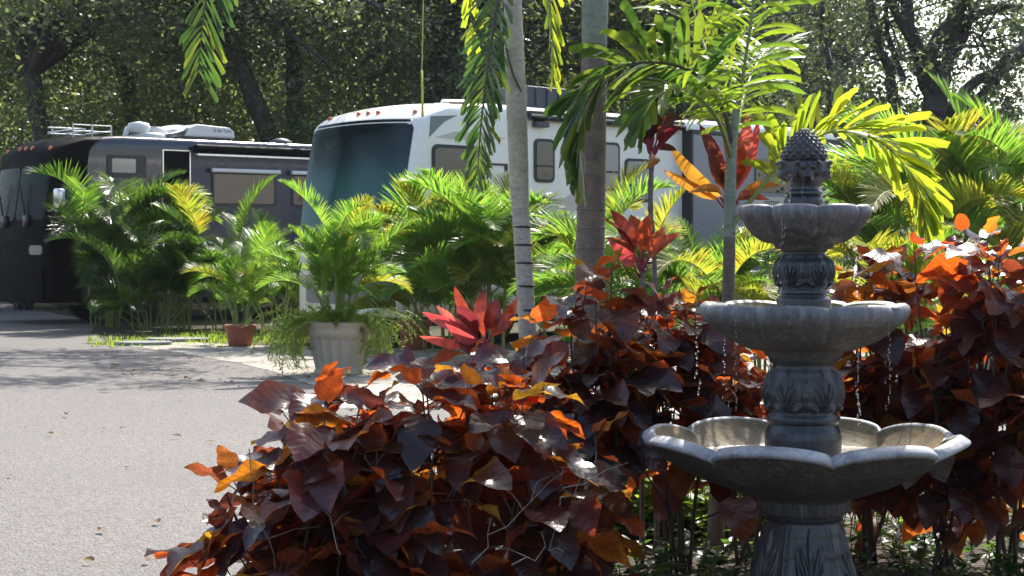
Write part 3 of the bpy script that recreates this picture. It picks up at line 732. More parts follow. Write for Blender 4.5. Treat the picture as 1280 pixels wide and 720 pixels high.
m = MB(); m.box((2.24, -.01, .8), (2.265, .004, 3.38)); m.box((2.835, -.01, .8), (2.86, .004, 3.38)); m.box((2.265, -.01, 3.36), (2.835, .004, 3.38)); do = build('door', m, M['metal'], slate, False)
m = MB(); m.box((2.27, -.008, .8), (2.83, .003, 3.355)); build('door_panel', m, M['black_paint'], do, False)
m = MB(); m.tube([(2.92, -.12, 3.42), (11.2, -.12, 3.42)], .085, 14); build('awning', m, M['black_paint'], slate)
m = MB(); m.box((2.92, -.19, 3.28), (11.2, -.003, 3.315)); build('awning_rail', m, M['metal'], slate, False)
for x0, x1 in ((3.33, 4.82), (5.2, 6.6), (8.0, 10.0)):
    o = build('window', dr.side(x0, x1, 2.3, 2.98, -.02, .024, .05), M['trim_black'], slate, False)
    build('pane', dr.side(x0 + .05, x1 - .05, 2.35, 2.93, -.025, .01, .04), M['dark_glass'], o, False)
    m = MB(); m.tube([(x0 - .05, -.1, 3.0), (x1 + .05, -.1, 3.0)], .045, 10); build('window_awning', m, M['white_plastic'], o)
m = MB()
for z in (3.7, 3.82): m.tube([(.6, .5, z), (1.4, .5, z)], .011, 6)
for x in (.6, 1.0, 1.4): m.tube([(x, .5, 3.5), (x, .5, 3.84)], .016, 6); m.tube([(x, .5, 3.72), (x, 1.6, 3.72)], .016, 6)
for z in (3.7, 3.82): m.tube([(.6, 1.6, z), (1.4, 1.6, z)], .016, 6)
build('roof_rack', m, M['white_plastic'], slate)
m = MB(); m.lathe([(.36, 0), (.36, .08), (.3, .12), (.01, .12)], 20, c=(2.3, .7, 3.61)); m.lathe([(.2, .12), (.24, .2), (.2, .32), (.01, .36)], 16, c=(2.1, .7, 3.6)); m.tube([(1.8, .7, 3.64), (1.85, .7, 3.8), (2.1, .7, 3.88), (2.4, .7, 3.8)], .06, 8); m.box((2.3, .55, 3.7), (2.62, .9, 3.86)); build('roof_vent_cover', m, M['white_plastic'], slate)
m = MB(); m.lathe([(.34, .04), (.2, .01), (.01, 0), (.2, .03), (.34, .07)], 24, c=(0, 0, 0)); dsh = build('satellite_dish', m, M['white_plastic'], slate); dsh.location = (2.8, .7, 3.76); dsh.rotation_euler = (radians(12), radians(-16), 0)
m = MB(); m.tube([(2.8, .75, 3.58), (2.8, .72, 3.75)], .05, 8); build('dish_mount', m, M['metal'], slate)
m = MB(); m.prism([(2.95, 3.68), (3.05, 3.86), (3.25, 3.94), (4.0, 3.9), (4.1, 3.83), (4.13, 3.68)], 'y', .4, 1.1); ac = build('roof_air_conditioner', m, M['white_plastic'], slate, False, .035)
lettering('K Bar Tarct', .085, ac, (3.62, .398, 3.8), (pi / 2, 0, 0), M['ink'])
m = MB(); m.box((3.0, .45, 3.58), (4.08, 1.05, 3.69)); build('unit_base', m, M['dark_plastic'], slate, False)
m = MB(); m.lathe([(.26, 0), (.24, .08), (.1, .14), (.01, .15)], 16, c=(5.4, .7, 3.61)); build('roof_vent', m, M['dark_plastic'], slate)
m = dr.front(.12, .55, 1.32, 1.5, .02, .05, 8, 6); build('headlight', m, M['pale_blind'], slate)
m = dr.front(1.95, 2.38, 1.32, 1.5, .02, .05, 8, 6); build('headlight', m, M['pale_blind'], slate)
for y in (.45, 1.35, 2.05):
    m = MB(); p = dr.map((0, y, .78)); m.tube([(p.x + .02, p.y, p.z), (p.x - .03, p.y, p.z)], .08, 12); build('fog_light', m, M['metal'], slate)
m = dr.front(.06, 2.44, .45, 1.05, .06, .08); build('bumper', m, M['black_paint'], slate)
for x, y in ((1.75, .22), (1.75, 2.28), (8.2, .22), (8.2, 2.28)): wheel(slate, x, y, .5)
m = MB(); m.box((.6, .3, .35), (11, 2.2, .5)); build('chassis', m, M['trim_black'], slate, False)

# ------------------------------------------------------------------ ground
def sheet(name, poly, z, mat):
    m = MB(); m.add([(x, y, z) for x, y in poly], [tuple(range(len(poly)))]); return tag(build(name, m, mat, None, False), kind='structure')
def ground_mat(name, cols, scale, rough=.9, stones=None, bd=.01, patch=None):
    m, nt, out = nodes(name); g = nt.nodes.new('ShaderNodeNewGeometry'); pos = g.outputs['Position']
    f = noise(nt, scale, 6, .65, vec=pos); c = ramp(nt, f, [(.3, cols[0]), (.5, cols[1]), (.7, cols[2])])
    big = noise(nt, .35, 4, .6, vec=pos); c = mixc(nt, mapr(nt, big, .35, .7, 0, .35), c, cols[0]); h = f
    if stones:
        v = N(nt, 'ShaderNodeTexVoronoi', Scale=stones); L(nt, pos, v.inputs['Vector'])
        hs = N(nt, 'ShaderNodeHueSaturation', Saturation=.25); L(nt, v.outputs['Color'], hs.inputs['Color'])
        c = mixc(nt, .34, c, hs.outputs[0], 'OVERLAY'); h = math_(nt, 'SUBTRACT', f, math_(nt, 'MULTIPLY', v.outputs['Distance'], 1.2))
    if patch:
        pz = noise(nt, patch[0], 5, .7, vec=pos); c = mixc(nt, mapr(nt, pz, .52, .6, 0, patch[2]), c, patch[1])
    p = N(nt, 'ShaderNodeBsdfPrincipled', Roughness=rough); p.inputs['Specular IOR Level'].default_value = .3; L(nt, c, p.inputs['Base Color'])
    L(nt, bump(nt, h, .8, bd), p.inputs['Normal']); L(nt, p.outputs[0], out.inputs[0]); return m
M['road'] = ground_mat('worn_asphalt', [(.112, .102, .095), (.145, .133, .125), (.185, .17, .16)], 22, .85, 60, .015, (.5, (.15, .14, .135), .55))
M['gravel'] = ground_mat('crushed_gravel', [(.22, .2, .17), (.34, .31, .27), (.46, .43, .38)], 9, .9, 28, .03, (1.3, (.16, .13, .09), .6))
M['dirt'] = ground_mat('leaf_litter_ground', [(.03, .025, .016), (.06, .05, .03), (.10, .085, .05)], 6, .95, 20, .03, (.8, (.05, .07, .025), .6))
M['bed_soil'] = ground_mat('bed_soil', [(.03, .024, .018), (.06, .045, .032), (.10, .075, .05)], 12, .95, 30, .03)
sheet('ground', [(-300, -60), (300, -60), (300, 400), (-300, 400)], 0, M['dirt'])
e1 = [gnd(100, 430), gnd(160, 433), gnd(210, 440), gnd(300, 455), gnd(345, 466), gnd(400, 486), gnd(520, 512), gnd(700, 520), gnd(1000, 520), gnd(1400, 520)]
sheet('road', [(-40, -15), (45, -15), (45, 13)] + [(p.x, p.y) for p in reversed(e1)] + [(-6.2, 27), (-7.2, 30), (-8, 34), (-14, 48), (-60, 60)], .004, M['road'])
back_edge = [gnd(1500, 440), gnd(700, 440), gnd(500, 436), gnd(300, 432), gnd(240, 428), gnd(180, 430), gnd(150, 432)]
sheet('gravel_strip', [(p.x, p.y) for p in e1[1:]] + [(p.x, p.y) for p in back_edge], .008, M['gravel'])
sheet('planting_bed', [(-1.7, 4.6), (-1.25, 4.2), (4.5, 4.2), (5.5, 9), (3.6, 9.5), (1.8, 9.15), (.6, 9.0), (-.6, 8.1), (-1.6, 6.9), (-1.85, 5.6)], .012, M['bed_soil'])

def scatter_blades(name, spots, mat, hgt, w, seed, lean=.5, label=None, cat=None):
    """tufts of short blades; one countless mass"""
    R = random.Random(seed); m = MB()
    for (x, y) in spots:
        for k in range(R.randint(2, 5)):
            a = R.uniform(0, 6.28); l = hgt * R.uniform(.4, 1.1); bx, by = x + R.gauss(0, .02), y + R.gauss(0, .02); ww = w * R.uniform(.7, 1.2); ln = R.uniform(.1, lean)
            dx, dy = cos(a) * l * ln, sin(a) * l * ln; sx, sy = -sin(a) * ww / 2, cos(a) * ww / 2
            m.add([(bx - sx, by - sy, 0), (bx + sx, by + sy, 0), (bx + dx * .5 + sx * .8, by + dy * .5 + sy * .8, l * .6), (bx + dx * .5 - sx * .8, by + dy * .5 - sy * .8, l * .6), (bx + dx * 1.2, by + dy * 1.2, l * .95)], [(0, 1, 2, 3), (3, 2, 4)])
    return tag(build(name, m, mat), label, cat, kind='stuff')
R = random.Random(5); sp = []
for i in range(1300):
    px = R.uniform(110, 440) ** 1.0; py = R.gauss(424, 4) + (5 if px < 200 else 0)
    if 408 < py < 436 and R.random() < .35 + .65 * (px > 225): p = gnd(px, py); sp.append((p.x, p.y))
scatter_blades('grass', sp, M['weed'], .09, .012, 6, .8, 'thin green grass growing along the gravel edge', 'grass')
# weeds and ground cover under the shrubs
def leafy_weeds(name, n, xr, yr, seed, hmax, label, mat, sz=.05):
    R = random.Random(seed); m = MB()
    for i in range(n):
        x, y = R.uniform(*xr), R.uniform(*yr); hh = hmax * R.uniform(.3, 1)
        top = V((x + R.gauss(0, .05), y + R.gauss(0, .05), hh)); m.tube([(x, y, 0), tuple(top)], [.004, .002], 4, 1)
        for k in range(R.randint(5, 9)):
            t = R.uniform(.3, 1); b = V((x, y, 0)).lerp(top, t); a = R.uniform(0, 6.28); d = V((cos(a), sin(a), R.uniform(-.2, .6))).normalized(); s = sz * R.uniform(.6, 1.4)
            blade(m, b, b + d * s, s * .5, R.uniform(-.6, .6), .15, R, 'ovate', 0, .2, 4)
    o = link(name, m.mesh(name, [mat, M['stem']])); return tag(o, label, 'ground cover', kind='stuff')
leafy_weeds('ground_cover', 760, (-.3, 4.2), (8.45, 10.2), 8, .48, 'low green weeds under the shrubs behind the fountain', M['weed'])
leafy_weeds('weeds', 420, (.35, 1.6), (8.5, 9.5), 28, .5, 'sunlit yellow green weeds left of the fountain pedestal', M['fern'], .085)
leafy_weeds('undergrowth', 420, (-1.0, 3.2), (6.9, 8.4), 9, .16, 'low dark ground cover around the fountain foot', M['areca_shaded'], .06)
R = random.Random(15); m = MB()                                       # strap-leaved edging behind the front shrubs
for i in range(26):
    x, y = R.uniform(-1.1, .5), R.uniform(7.0, 7.7)
    for k in range(16):
        a = R.uniform(0, 6.28); l = R.uniform(.22, .42); e = R.uniform(.6, 1.4); pts = arc_pts(l, e, 1.3, 5); W = V((-sin(a), cos(a), 0)) * .007
        q = [V((x + p.x * cos(a), y + p.x * sin(a), p.z)) for p in pts]; m.grid([[c - W * (1 - g / 6.5), c + W * (1 - g / 6.5)] for g, c in enumerate(q)])
tag(build('ribbon_grass', m, M['fern']), 'pale green strap leaved grass showing through the front shrubs', 'grass', kind='stuff')
# fallen leaves
R = random.Random(21); m = MB()
for i in range(230):
    if i < 150: p = gnd(R.uniform(130, 560), R.uniform(428, 490))
    elif i < 172: p = gnd(R.uniform(0, 300), 440 + 280 * R.random() ** 1.5)
    else: p = V((R.uniform(-1, 4), R.uniform(6.5, 10), 0))
    a = R.uniform(0, 6.28); s = R.uniform(.03, .09); b = V((p.x, p.y, .016 + R.uniform(0, .012))); blade(m, b, b + V((cos(a), sin(a), R.uniform(-.05, .25))) * s, s * .5, R.uniform(-.5, .5), .2, R, 'ovate', 0, .3, 4)
tag(build('fallen_leaves', m, M['deadleaf']), 'dry leaves lying on the road and gravel', 'fallen leaves', kind='stuff')
for (px, py, a, b_, lab) in ((180, 431.5, .42, .3, 'grey stepping stone at the road edge beside the dark palms'), (222, 427, .5, .32, 'grey stepping stone between the road and the terracotta pot')):
    p = gnd(px, py); m = MB(); n = 20
    m.prism([(a * cos(2 * pi * k / n) * (1 + .05 * sin(3 * k)), b_ * sin(2 * pi * k / n)) for k in range(n)], 'z', .005, .055)
    o = build('stepping_stone', m, M['slab'], None, False, .008); o.location = (p.x, p.y, 0); tag(o, lab, 'stepping stone', 'stepping stones by the gravel')

# ------------------------------------------------------------------ pots and their plants
pp = gnd(420, 471); pp.y += .3; planter(pp, .40, .62)
pt = gnd(300, 433); round_pot(pt, .235, .32, 'terracotta pot with a young palm beside the gravel edge')
pt2 = gnd(518, 438); round_pot(pt2, .25, .44, 'terracotta pot half hidden behind the trailing fern')
GP = 'areca palms around the parked motorhomes'
def bp(px, py): p = gnd(px, py); return (p.x, p.y, 0)
R_ = {'green': 6, 'yellow': 1}
areca((pp.x, pp.y, .58), 1.5, 46, .55, {'green': 10, 'yellow': 1}, 'feathery green areca palm growing in the pale fluted planter', GP, 1, 12, .16, lift=.4)
areca((pt.x, pt.y, .29), 1.2, 20, .72, {'green': 5, 'yellow': 2}, 'small yellowish areca palm growing in a terracotta pot', GP, 2, 7, .1, lift=.35)
areca((pt2.x, pt2.y, .4), .95, 11, .85, {'yellow': 5, 'dry': 1}, 'yellowing young palm with a dry orange frond in the half hidden pot', GP, 3, 4, .07, lift=.35)
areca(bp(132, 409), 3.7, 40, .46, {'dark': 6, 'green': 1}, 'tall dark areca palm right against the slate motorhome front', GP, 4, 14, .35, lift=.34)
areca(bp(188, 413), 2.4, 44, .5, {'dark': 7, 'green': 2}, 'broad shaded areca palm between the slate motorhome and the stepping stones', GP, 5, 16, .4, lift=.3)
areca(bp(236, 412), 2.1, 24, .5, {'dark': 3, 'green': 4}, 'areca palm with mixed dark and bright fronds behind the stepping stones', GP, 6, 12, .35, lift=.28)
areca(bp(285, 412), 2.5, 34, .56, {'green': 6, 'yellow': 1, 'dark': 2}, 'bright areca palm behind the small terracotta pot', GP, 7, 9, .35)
areca(bp(345, 418), 2.1, 26, .55, {'green': 5, 'yellow': 1}, 'bright areca palm between the slate and white motorhomes', GP, 8, 9, .3)
areca(bp(560, 440), 2.7, 42, .56, {'green': 6, 'yellow': 2}, 'tall areca palm in front of the white motorhome driver window', GP, 9, 10, .34)
areca(bp(622, 448), 2.6, 42, .54, {'green': 6, 'yellow': 3}, 'areca palm left of the pale ringed trunk', GP, 10, 9, .3)
areca(bp(702, 452), 2.6, 40, .52, {'green': 5, 'yellow': 3}, 'areca palm between the two palm trunks', GP, 11, 8, .28)
areca(bp(800, 468), 2.2, 40, .56, {'green': 6, 'yellow': 3}, 'areca palm right of the brown palm trunk', GP, 12, 9, .3)
areca(bp(880, 470), 2.1, 40, .56, {'green': 6, 'yellow': 3}, 'areca palm behind the slim green palm stem', GP, 13, 9, .32)
areca(bp(955, 470), 1.3, 22, .66, {'green': 5, 'yellow': 3}, 'low areca palm showing left of the fountain column', GP, 14, 7, .25)
areca(bp(1085, 480), 1.75, 32, .62, {'yellow': 6, 'green': 3}, 'yellow green areca palm right of the pineapple finial', GP, 15, 9, .3)
areca(bp(1150, 452), 3.2, 34, .55, {'yellow': 3, 'green': 4, 'dark': 2}, 'areca palm at the edge of the dark thicket', GP, 16, 9, .35)
areca(bp(1245, 450), 3.9, 44, .5, {'green': 5, 'yellow': 3}, 'tall bright areca palm at the right edge below the oak', GP, 17, 14, .4)
areca(bp(1300, 500), 1.6, 24, .6, {'green': 6}, 'low areca palm at the right edge above the red shrubs', GP, 18, 8, .28)

# trailing asparagus fern round the planter
R = random.Random(33); fern = thing('asparagus_fern', 'pale green trailing fern spilling over the fluted planter', 'fern', (pp.x, pp.y, .6))
m = MB()
for i in range(190):
    a = R.uniform(0, 6.28); fr0 = abs(((a + pi / 2) + pi) % (2 * pi) - pi) < .75; l = R.uniform(.35, .8) * (.5 if fr0 else 1.1); e = R.uniform(.1, 1.1) + (.5 if fr0 else 0); pts = arc_pts(l, e, R.uniform(1.6, 2.9) * (.5 if fr0 else 1), 12, .8, R.uniform(-.4, .4)); r0 = R.uniform(.15, .34)
    q = [V((cos(a) * (r0 + p.x) - sin(a) * p.y, sin(a) * (r0 + p.x) + cos(a) * p.y, p.z)) for p in pts]; m.tube(q, .003, 3, 1)
    for k in range(95):
        t = R.uniform(.12, 1) * (len(q) - 1); j = min(int(t), len(q) - 2); b = q[j].lerp(q[j + 1], t - j)
        d = V((R.gauss(0, 1), R.gauss(0, 1), R.gauss(.2, .8))).normalized() * R.uniform(.02, .06); s = d.orthogonal().normalized() * .004
        m.add([b - s, b + s, b + d + s * .5, b + d - s * .5], [(0, 1, 2, 3)])
build('foliage', m, [M['fern'], M['cane']], fern)

# ------------------------------------------------------------------ the three palms of the bed
def trunk(root, pts, rads, mat, name='trunk', n=14, ring=0, sub=10):
    O = root.location; q = [V(p) - O for p in pts]; s = smoothpts(q, sub); rr = []
    for i in range(len(s)):
        t = i / sub; k = min(int(t), len(rads) - 2); rr.append(rads[k] + (rads[k + 1] - rads[k]) * (t - k))
    m = MB(); m.tube(s, [r * (1 + (ring if i % 4 == 0 else 0)) for i, r in enumerate(rr)], n); return build(name, m, mat, root), s, rr
def px_r(w, d): return w / 2 * d / FOC
FK = lambda q: (min(1, q * 5 + .45)) * (1 - max(0, q - .6) * 1.15)
def world_frond(root, pix, n, ll, lw, leaf, seed, up=(0, 0, 1), **kw):
    O = root.location; pts = smoothpts([at(*p) - O for p in pix], 6)
    a = dict(pet=.12, jag=True, prof=FK, rr=.013); a.update(kw)
    return link('frond', frond('frond', pts, n, ll, lw, [M[leaf], M['rachis_dark' if 'deep' in leaf else 'rachis']], seed, up=V(up), **a), root)
def crown_fronds(root, p, angs, Lr, e0, bend, leaf, seed):
    R = random.Random(seed)
    for i, a in enumerate(angs):
        me = frond('frond', arc_pts(Lr * R.uniform(.85, 1.1), e0 + R.uniform(-.1, .15), bend * R.uniform(.85, 1.1), 16, 1.2), 30, .34, .04, [M[leaf], M['rachis']], seed + i, .14, radians(20), .5, True, .3, prof=FK, rr=.015)
        o = link('frond', me, root, V(p) - root.location); o.rotation_euler = (0, 0, a)
d1 = 8.0
palm1 = thing('palm_tree', 'pale slender palm with dark trunk rings and hanging fronds', 'palm', tuple(at(672, 700, d1).xy) + (0,), 0, 'young palms planted in the bed')
T1 = [at(672, 708, d1), at(668, 600, d1), at(664, 490, d1), at(658, 390, d1), at(653, 300, d1), at(650, 258, d1)]
t_, s_, r_ = trunk(palm1, T1, [px_r(28, d1), px_r(25, d1), px_r(23, d1), px_r(22, d1), px_r(21.5, d1), px_r(22, d1)], M['bark_pale'], ring=.022)
for px, py in ((653.3, 284), (654.5, 306.5), (655.8, 329), (657.5, 358), (660, 388), (662, 425), (664, 470), (666, 530)):
    c = at(px, py, d1) - palm1.location; m = MB(); m.lathe([(px_r(22.3, d1), -.004), (px_r(24, d1), -.002), (px_r(24, d1), .005), (px_r(22, d1), .007)], 16, c=tuple(c)); build('ring_scar', m, M['ringdark'], palm1)
trunk(palm1, [at(650, 260, d1), at(648, 200, d1), at(645, 120, d1), at(642, 40, d1), at(640, -30, d1), at(638, -90, d1)], [px_r(22.5, d1), px_r(25, d1), px_r(26, d1), px_r(24, d1), px_r(21, d1), px_r(15, d1)], M['shaft'], 'crownshaft')
m = MB(); c = palm1.location; m.tube([at(632.5, 60, d1 - .03) - c, at(636, 75, d1 - .06) - c, at(642, 95, d1 - .066) - c, at(652, 115, d1 - .045) - c], [.004, .006, .006, .003], 6); build('sheath_edge', m, M['rachis_dark'], palm1)
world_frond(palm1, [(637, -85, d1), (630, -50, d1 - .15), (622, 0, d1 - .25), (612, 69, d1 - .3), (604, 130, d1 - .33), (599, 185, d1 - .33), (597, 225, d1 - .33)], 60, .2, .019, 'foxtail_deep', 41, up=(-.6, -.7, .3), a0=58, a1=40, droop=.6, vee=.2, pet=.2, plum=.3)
world_frond(palm1, [(640, -85, d1), (652, -110, d1 + .2), (672, -90, d1 + .5), (684, -30, d1 + .6), (690, 40, d1 + .65), (692, 95, d1 + .66)], 26, .2, .024, 'foxtail_lit', 42, up=(.6, .6, .3), a0=55, a1=20, droop=.7)
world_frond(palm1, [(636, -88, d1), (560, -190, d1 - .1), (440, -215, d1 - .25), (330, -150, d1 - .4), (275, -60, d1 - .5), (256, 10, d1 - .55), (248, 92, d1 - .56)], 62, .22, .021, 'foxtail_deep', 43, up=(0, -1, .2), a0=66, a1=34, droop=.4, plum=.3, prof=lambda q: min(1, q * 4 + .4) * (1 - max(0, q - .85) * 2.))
world_frond(palm1, [(638, -88, d1), (600, -170, d1 + .4), (590, -190, d1 + .9), (585, -120, d1 + 1.3), (586, -20, d1 + 1.5), (590, 50, d1 + 1.55)], 30, .25, .03, 'foxtail_lit', 44, a0=60, a1=20, droop=.7)
crown_fronds(palm1, at(638, -85, d1), [.3, 5.6, 2.0], 1.5, 1.1, 1.5, 'foxtail', 500)

d2 = 8.5
palm2 = thing('palm_tree', 'thick brown trunked palm between the pale trunk and the fountain', 'palm', tuple(at(733, 690, d2).xy) + (0,), 0, 'young palms planted in the bed')
trunk(palm2, [at(731, 690, d2), at(732, 600, d2), at(734, 500, d2), at(736.5, 400, d2), at(738, 300, d2), at(740.5, 200, d2), at(742, 110, d2), at(743, 52, d2)], [px_r(50, d2), px_r(44, d2), px_r(40, d2), px_r(38, d2), px_r(36, d2), px_r(34, d2), px_r(32, d2), px_r(31, d2)], M['bark_palm'], ring=.02)
for px, py in ((739, 262), (738.5, 285), (738.3, 310), (737.6, 345)):
    c = at(px, py, d2) - palm2.location; m = MB(); m.lathe([(px_r(35.6, d2), -.006), (px_r(37.6, d2), -.002), (px_r(37.6, d2), .003), (px_r(35.6, d2), .006)], 18, c=tuple(c)); build('ring_scar', m, M['bark_palm'], palm2)
trunk(palm2, [at(743, 56, d2), at(743.5, 20, d2), at(744, -60, d2), at(745, -180, d2), at(746, -300, d2)], [px_r(31, d2), px_r(33, d2), px_r(34, d2), px_r(30, d2), px_r(22, d2)], M['shaft_green'], 'crownshaft')
crown_fronds(palm2, at(746, -290, d2), [.2, 1.1, 2.2, 3.0, 4.0, 5.2], 1.9, 1.15, 1.5, 'foxtail', 520)

d3 = 8.3
palm3 = thing('palm_tree', 'slim young palm with a green stem and wide arching fronds beside the fountain', 'palm', tuple(at(896, 690, d3).xy) + (0,), 0, 'young palms planted in the bed')
trunk(palm3, [at(894, 690, d3), at(899, 560, d3), at(905, 440, d3), at(910, 370, d3), at(912, 290, d3)], [px_r(24, d3), px_r(19, d3), px_r(16, d3), px_r(15.5, d3), px_r(15, d3)], M['bark_palm'], ring=.03)
trunk(palm3, [at(911.6, 296, d3), at(912.5, 250, d3), at(914, 200, d3), at(918, 150, d3), at(922, 120, d3)], [px_r(15.5, d3), px_r(15, d3), px_r(13.5, d3), px_r(9, d3), px_r(5, d3)], M['shaft_green'], 'crownshaft')
# fronds: left arch, right arch, upright, rear
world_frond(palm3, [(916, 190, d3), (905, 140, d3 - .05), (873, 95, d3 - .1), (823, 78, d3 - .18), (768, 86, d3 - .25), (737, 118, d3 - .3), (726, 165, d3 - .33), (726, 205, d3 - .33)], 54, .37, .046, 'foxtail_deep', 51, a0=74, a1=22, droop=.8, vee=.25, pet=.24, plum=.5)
world_frond(palm3, [(915, 282, d3 - .02), (945, 243, d3), (985, 193, d3 + .05), (1038, 165, d3 + .1), (1092, 173, d3 + .15), (1132, 208, d3 + .18), (1152, 250, d3 + .2), (1156, 282, d3 + .2)], 78, .30, .036, 'foxtail_lit', 52, a0=72, a1=26, droop=.6, vee=.5, pet=.2, plum=.8)
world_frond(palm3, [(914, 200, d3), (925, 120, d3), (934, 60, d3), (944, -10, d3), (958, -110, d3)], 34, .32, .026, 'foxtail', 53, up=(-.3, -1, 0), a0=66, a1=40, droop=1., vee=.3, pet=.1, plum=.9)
world_frond(palm3, [(915, 195, d3), (902, 130, d3 + .2), (884, 70, d3 + .5), (866, 10, d3 + .75), (846, -60, d3 + .9), (815, -110, d3 + 1.)], 46, .36, .03, 'foxtail_lit', 54, up=(-.4, -.8, .3), a0=66, a1=35, droop=.8, vee=.3, pet=.12, plum=.9)
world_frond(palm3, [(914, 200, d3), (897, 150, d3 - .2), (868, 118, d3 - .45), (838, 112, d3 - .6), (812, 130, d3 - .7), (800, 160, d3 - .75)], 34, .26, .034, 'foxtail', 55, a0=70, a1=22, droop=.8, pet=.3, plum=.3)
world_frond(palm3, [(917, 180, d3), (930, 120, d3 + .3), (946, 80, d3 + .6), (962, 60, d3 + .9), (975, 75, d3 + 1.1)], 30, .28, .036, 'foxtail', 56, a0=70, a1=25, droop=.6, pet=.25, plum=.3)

# ------------------------------------------------------------------ cordylines
c1 = 8.05
cordyline(at(815, 196, c1), [(at(790, 138, c1), .07, 'cord_dark'), (at(806, 128, c1 + .1), .08, 'cord_dark'), (at(822, 120, c1), .07, 'cord_dark'), (at(842, 140, c1 + .05), .075, 'cord_dark'), (at(851, 158, c1 - .1), .07, 'cord_dark'), (at(808, 212, c1 - .2), .06, 'cord_orange'), (at(783, 152, c1 + .15), .06, 'cord_dark'), (at(846, 188, c1 - .2), .045, 'cord_dark')],
    'tall thin cordyline with maroon leaves on magenta stalks', ['cord_dark'], [(lambda p: V((p.x, p.y, 0)))(at(821, 690, c1)), at(819, 500, c1), at(818, 330, c1), at(813, 260, c1), at(815, 196, c1)], 1, 5, (.7, 1.3), .3)
c2 = 8.55
cordyline(at(914, 262, c2), [(at(838, 182, c2), .075, 'cord_orange'), (at(829, 212, c2 - .1), .06, 'cord_orange'), (at(860, 241, c2 - .2), .06, 'cord_orange'), (at(874, 155, c2), .075, 'cord_dark'), (at(900, 150, c2 + .1), .09, 'cord_red'), (at(934, 142, c2 - .1), .10, 'cord_pink'), (at(948, 146, c2), .08, 'cord_pink'), (at(926, 168, c2 + .1), .08, 'cord_orange'), (at(975, 232, c2 - .1), .07, 'cord_orange'), (at(962, 250, c2 - .25), .06, 'cord_red'), (at(888, 168, c2 - .1), .07, 'cord_dark')],
    'cordyline with orange and pink leaves fanned behind the slim palm stem', ['cord_red', 'cord_dark', 'cord_orange'], None, 2, 3, (.4, 1.2), .36)
c3 = 8.0
cordyline(at(803, 338, c3), [(at(763, 262, c3), .085, 'cord_red'), (at(788, 268, c3 + .1), .09, 'cord_red'), (at(812, 268, c3 - .1), .09, 'cord_red'), (at(830, 284, c3), .075, 'cord_red'), (at(850, 292, c3 - .2), .075, 'cord_red'), (at(760, 300, c3 - .25), .07, 'cord_pink')],
    'broad leaved red cordyline at the foot of the thin stemmed one', ['cord_red', 'cord_dark'], None, 3, 2, (.3, 1.1), .32)
c4 = 7.6
cordyline(at(604, 438, c4), [(at(568, 358, c4), .06, 'cord_red'), (at(604, 362, c4 + .05), .085, 'cord_red'), (at(622, 372, c4), .08, 'cord_red'), (at(646, 372, c4 + .1), .08, 'cord_red'), (at(545, 382, c4 - .05), .05, 'cord_pink'), (at(527, 390, c4 - .1), .055, 'cord_pink'), (at(524, 420, c4 - .2), .05, 'cord_pink'), (at(556, 404, c4 - .25), .06, 'cord_pink'), (at(644, 392, c4), .07, 'cord_red')],
    'red and pink leaved cordyline in front of the pale ringed trunk', ['cord_red', 'cord_dark'], None, 4, 2, (.2, 1.), .28)
c5 = 6.35
cordyline(at(414, 510, c5), [(at(415, 455, c5), .055, 'cord_pink'), (at(398, 468, c5), .05, 'cord_pink'), (at(428, 474, c5 + .1), .045, 'cord_pink'), (at(388, 492, c5 - .1), .04, 'cord_red')],
    'small hot pink cordyline among the front copperleaf shrubs', ['cord_red'], None, 5, 3, (.3, 1.1), .16, .04)

# ------------------------------------------------------------------ copperleaf shrubs
def cl(px, d, py_top, rx, ry, label, seed, shoots, **kw):
    p = at(px, HOR, d); top = at(px, py_top, d).z; return copperleaf((p.x, p.y, 0), top, rx, ry, label, seed, shoots, **kw)
cl(345, 6.25, 535, .36, .34, 'copperleaf shrub nearest the road with leaves reaching over the asphalt', 61, 32, dens=.6, size=.205)
cl(412, 6.1, 476, .36, .34, 'copperleaf shrub around the small pink cordyline', 62, 46, dens=.48, size=.205)
cl(515, 6.15, 468, .34, .34, 'copperleaf shrub below the fluted planter in the front row', 63, 46, dens=.5, size=.205)
cl(618, 6.3, 455, .34, .34, 'front copperleaf shrub in line with the pale palm trunk', 64, 46, dens=.52, size=.2)
cl(700, 6.7, 500, .3, .3, 'front copperleaf shrub just left of the large fountain bowl', 65, 32, dens=.6)
cl(655, 7.35, 395, .32, .3, 'dark copperleaf shrub around the base of the pale trunk', 66, 36, low=.34)
cl(748, 7.5, 332, .34, .32, 'tall copperleaf shrub in front of the brown palm trunk', 67, 44, low=.32)
cl(848, 7.75, 345, .33, .32, 'copperleaf shrub left of the fountain middle bowl', 68, 40, low=.38)
cl(935, 8.0, 430, .3, .3, 'low copperleaf shrub half hidden behind the fountain columns', 69, 22, low=.5)
cl(1090, 7.95, 305, .36, .34, 'bright orange copperleaf shrub right behind the fountain', 70, 48)
cl(1175, 7.7, 285, .36, .34, 'copperleaf shrub in the middle of the right hedge', 71, 50)
cl(1262, 7.5, 290, .36, .34, 'tall copperleaf shrub at the right edge of the photo', 72, 50)
cl(1345, 7.3, 300, .34, .34, 'copperleaf shrub cut off by the right edge', 73, 36)
R = random.Random(77); tw = MB()
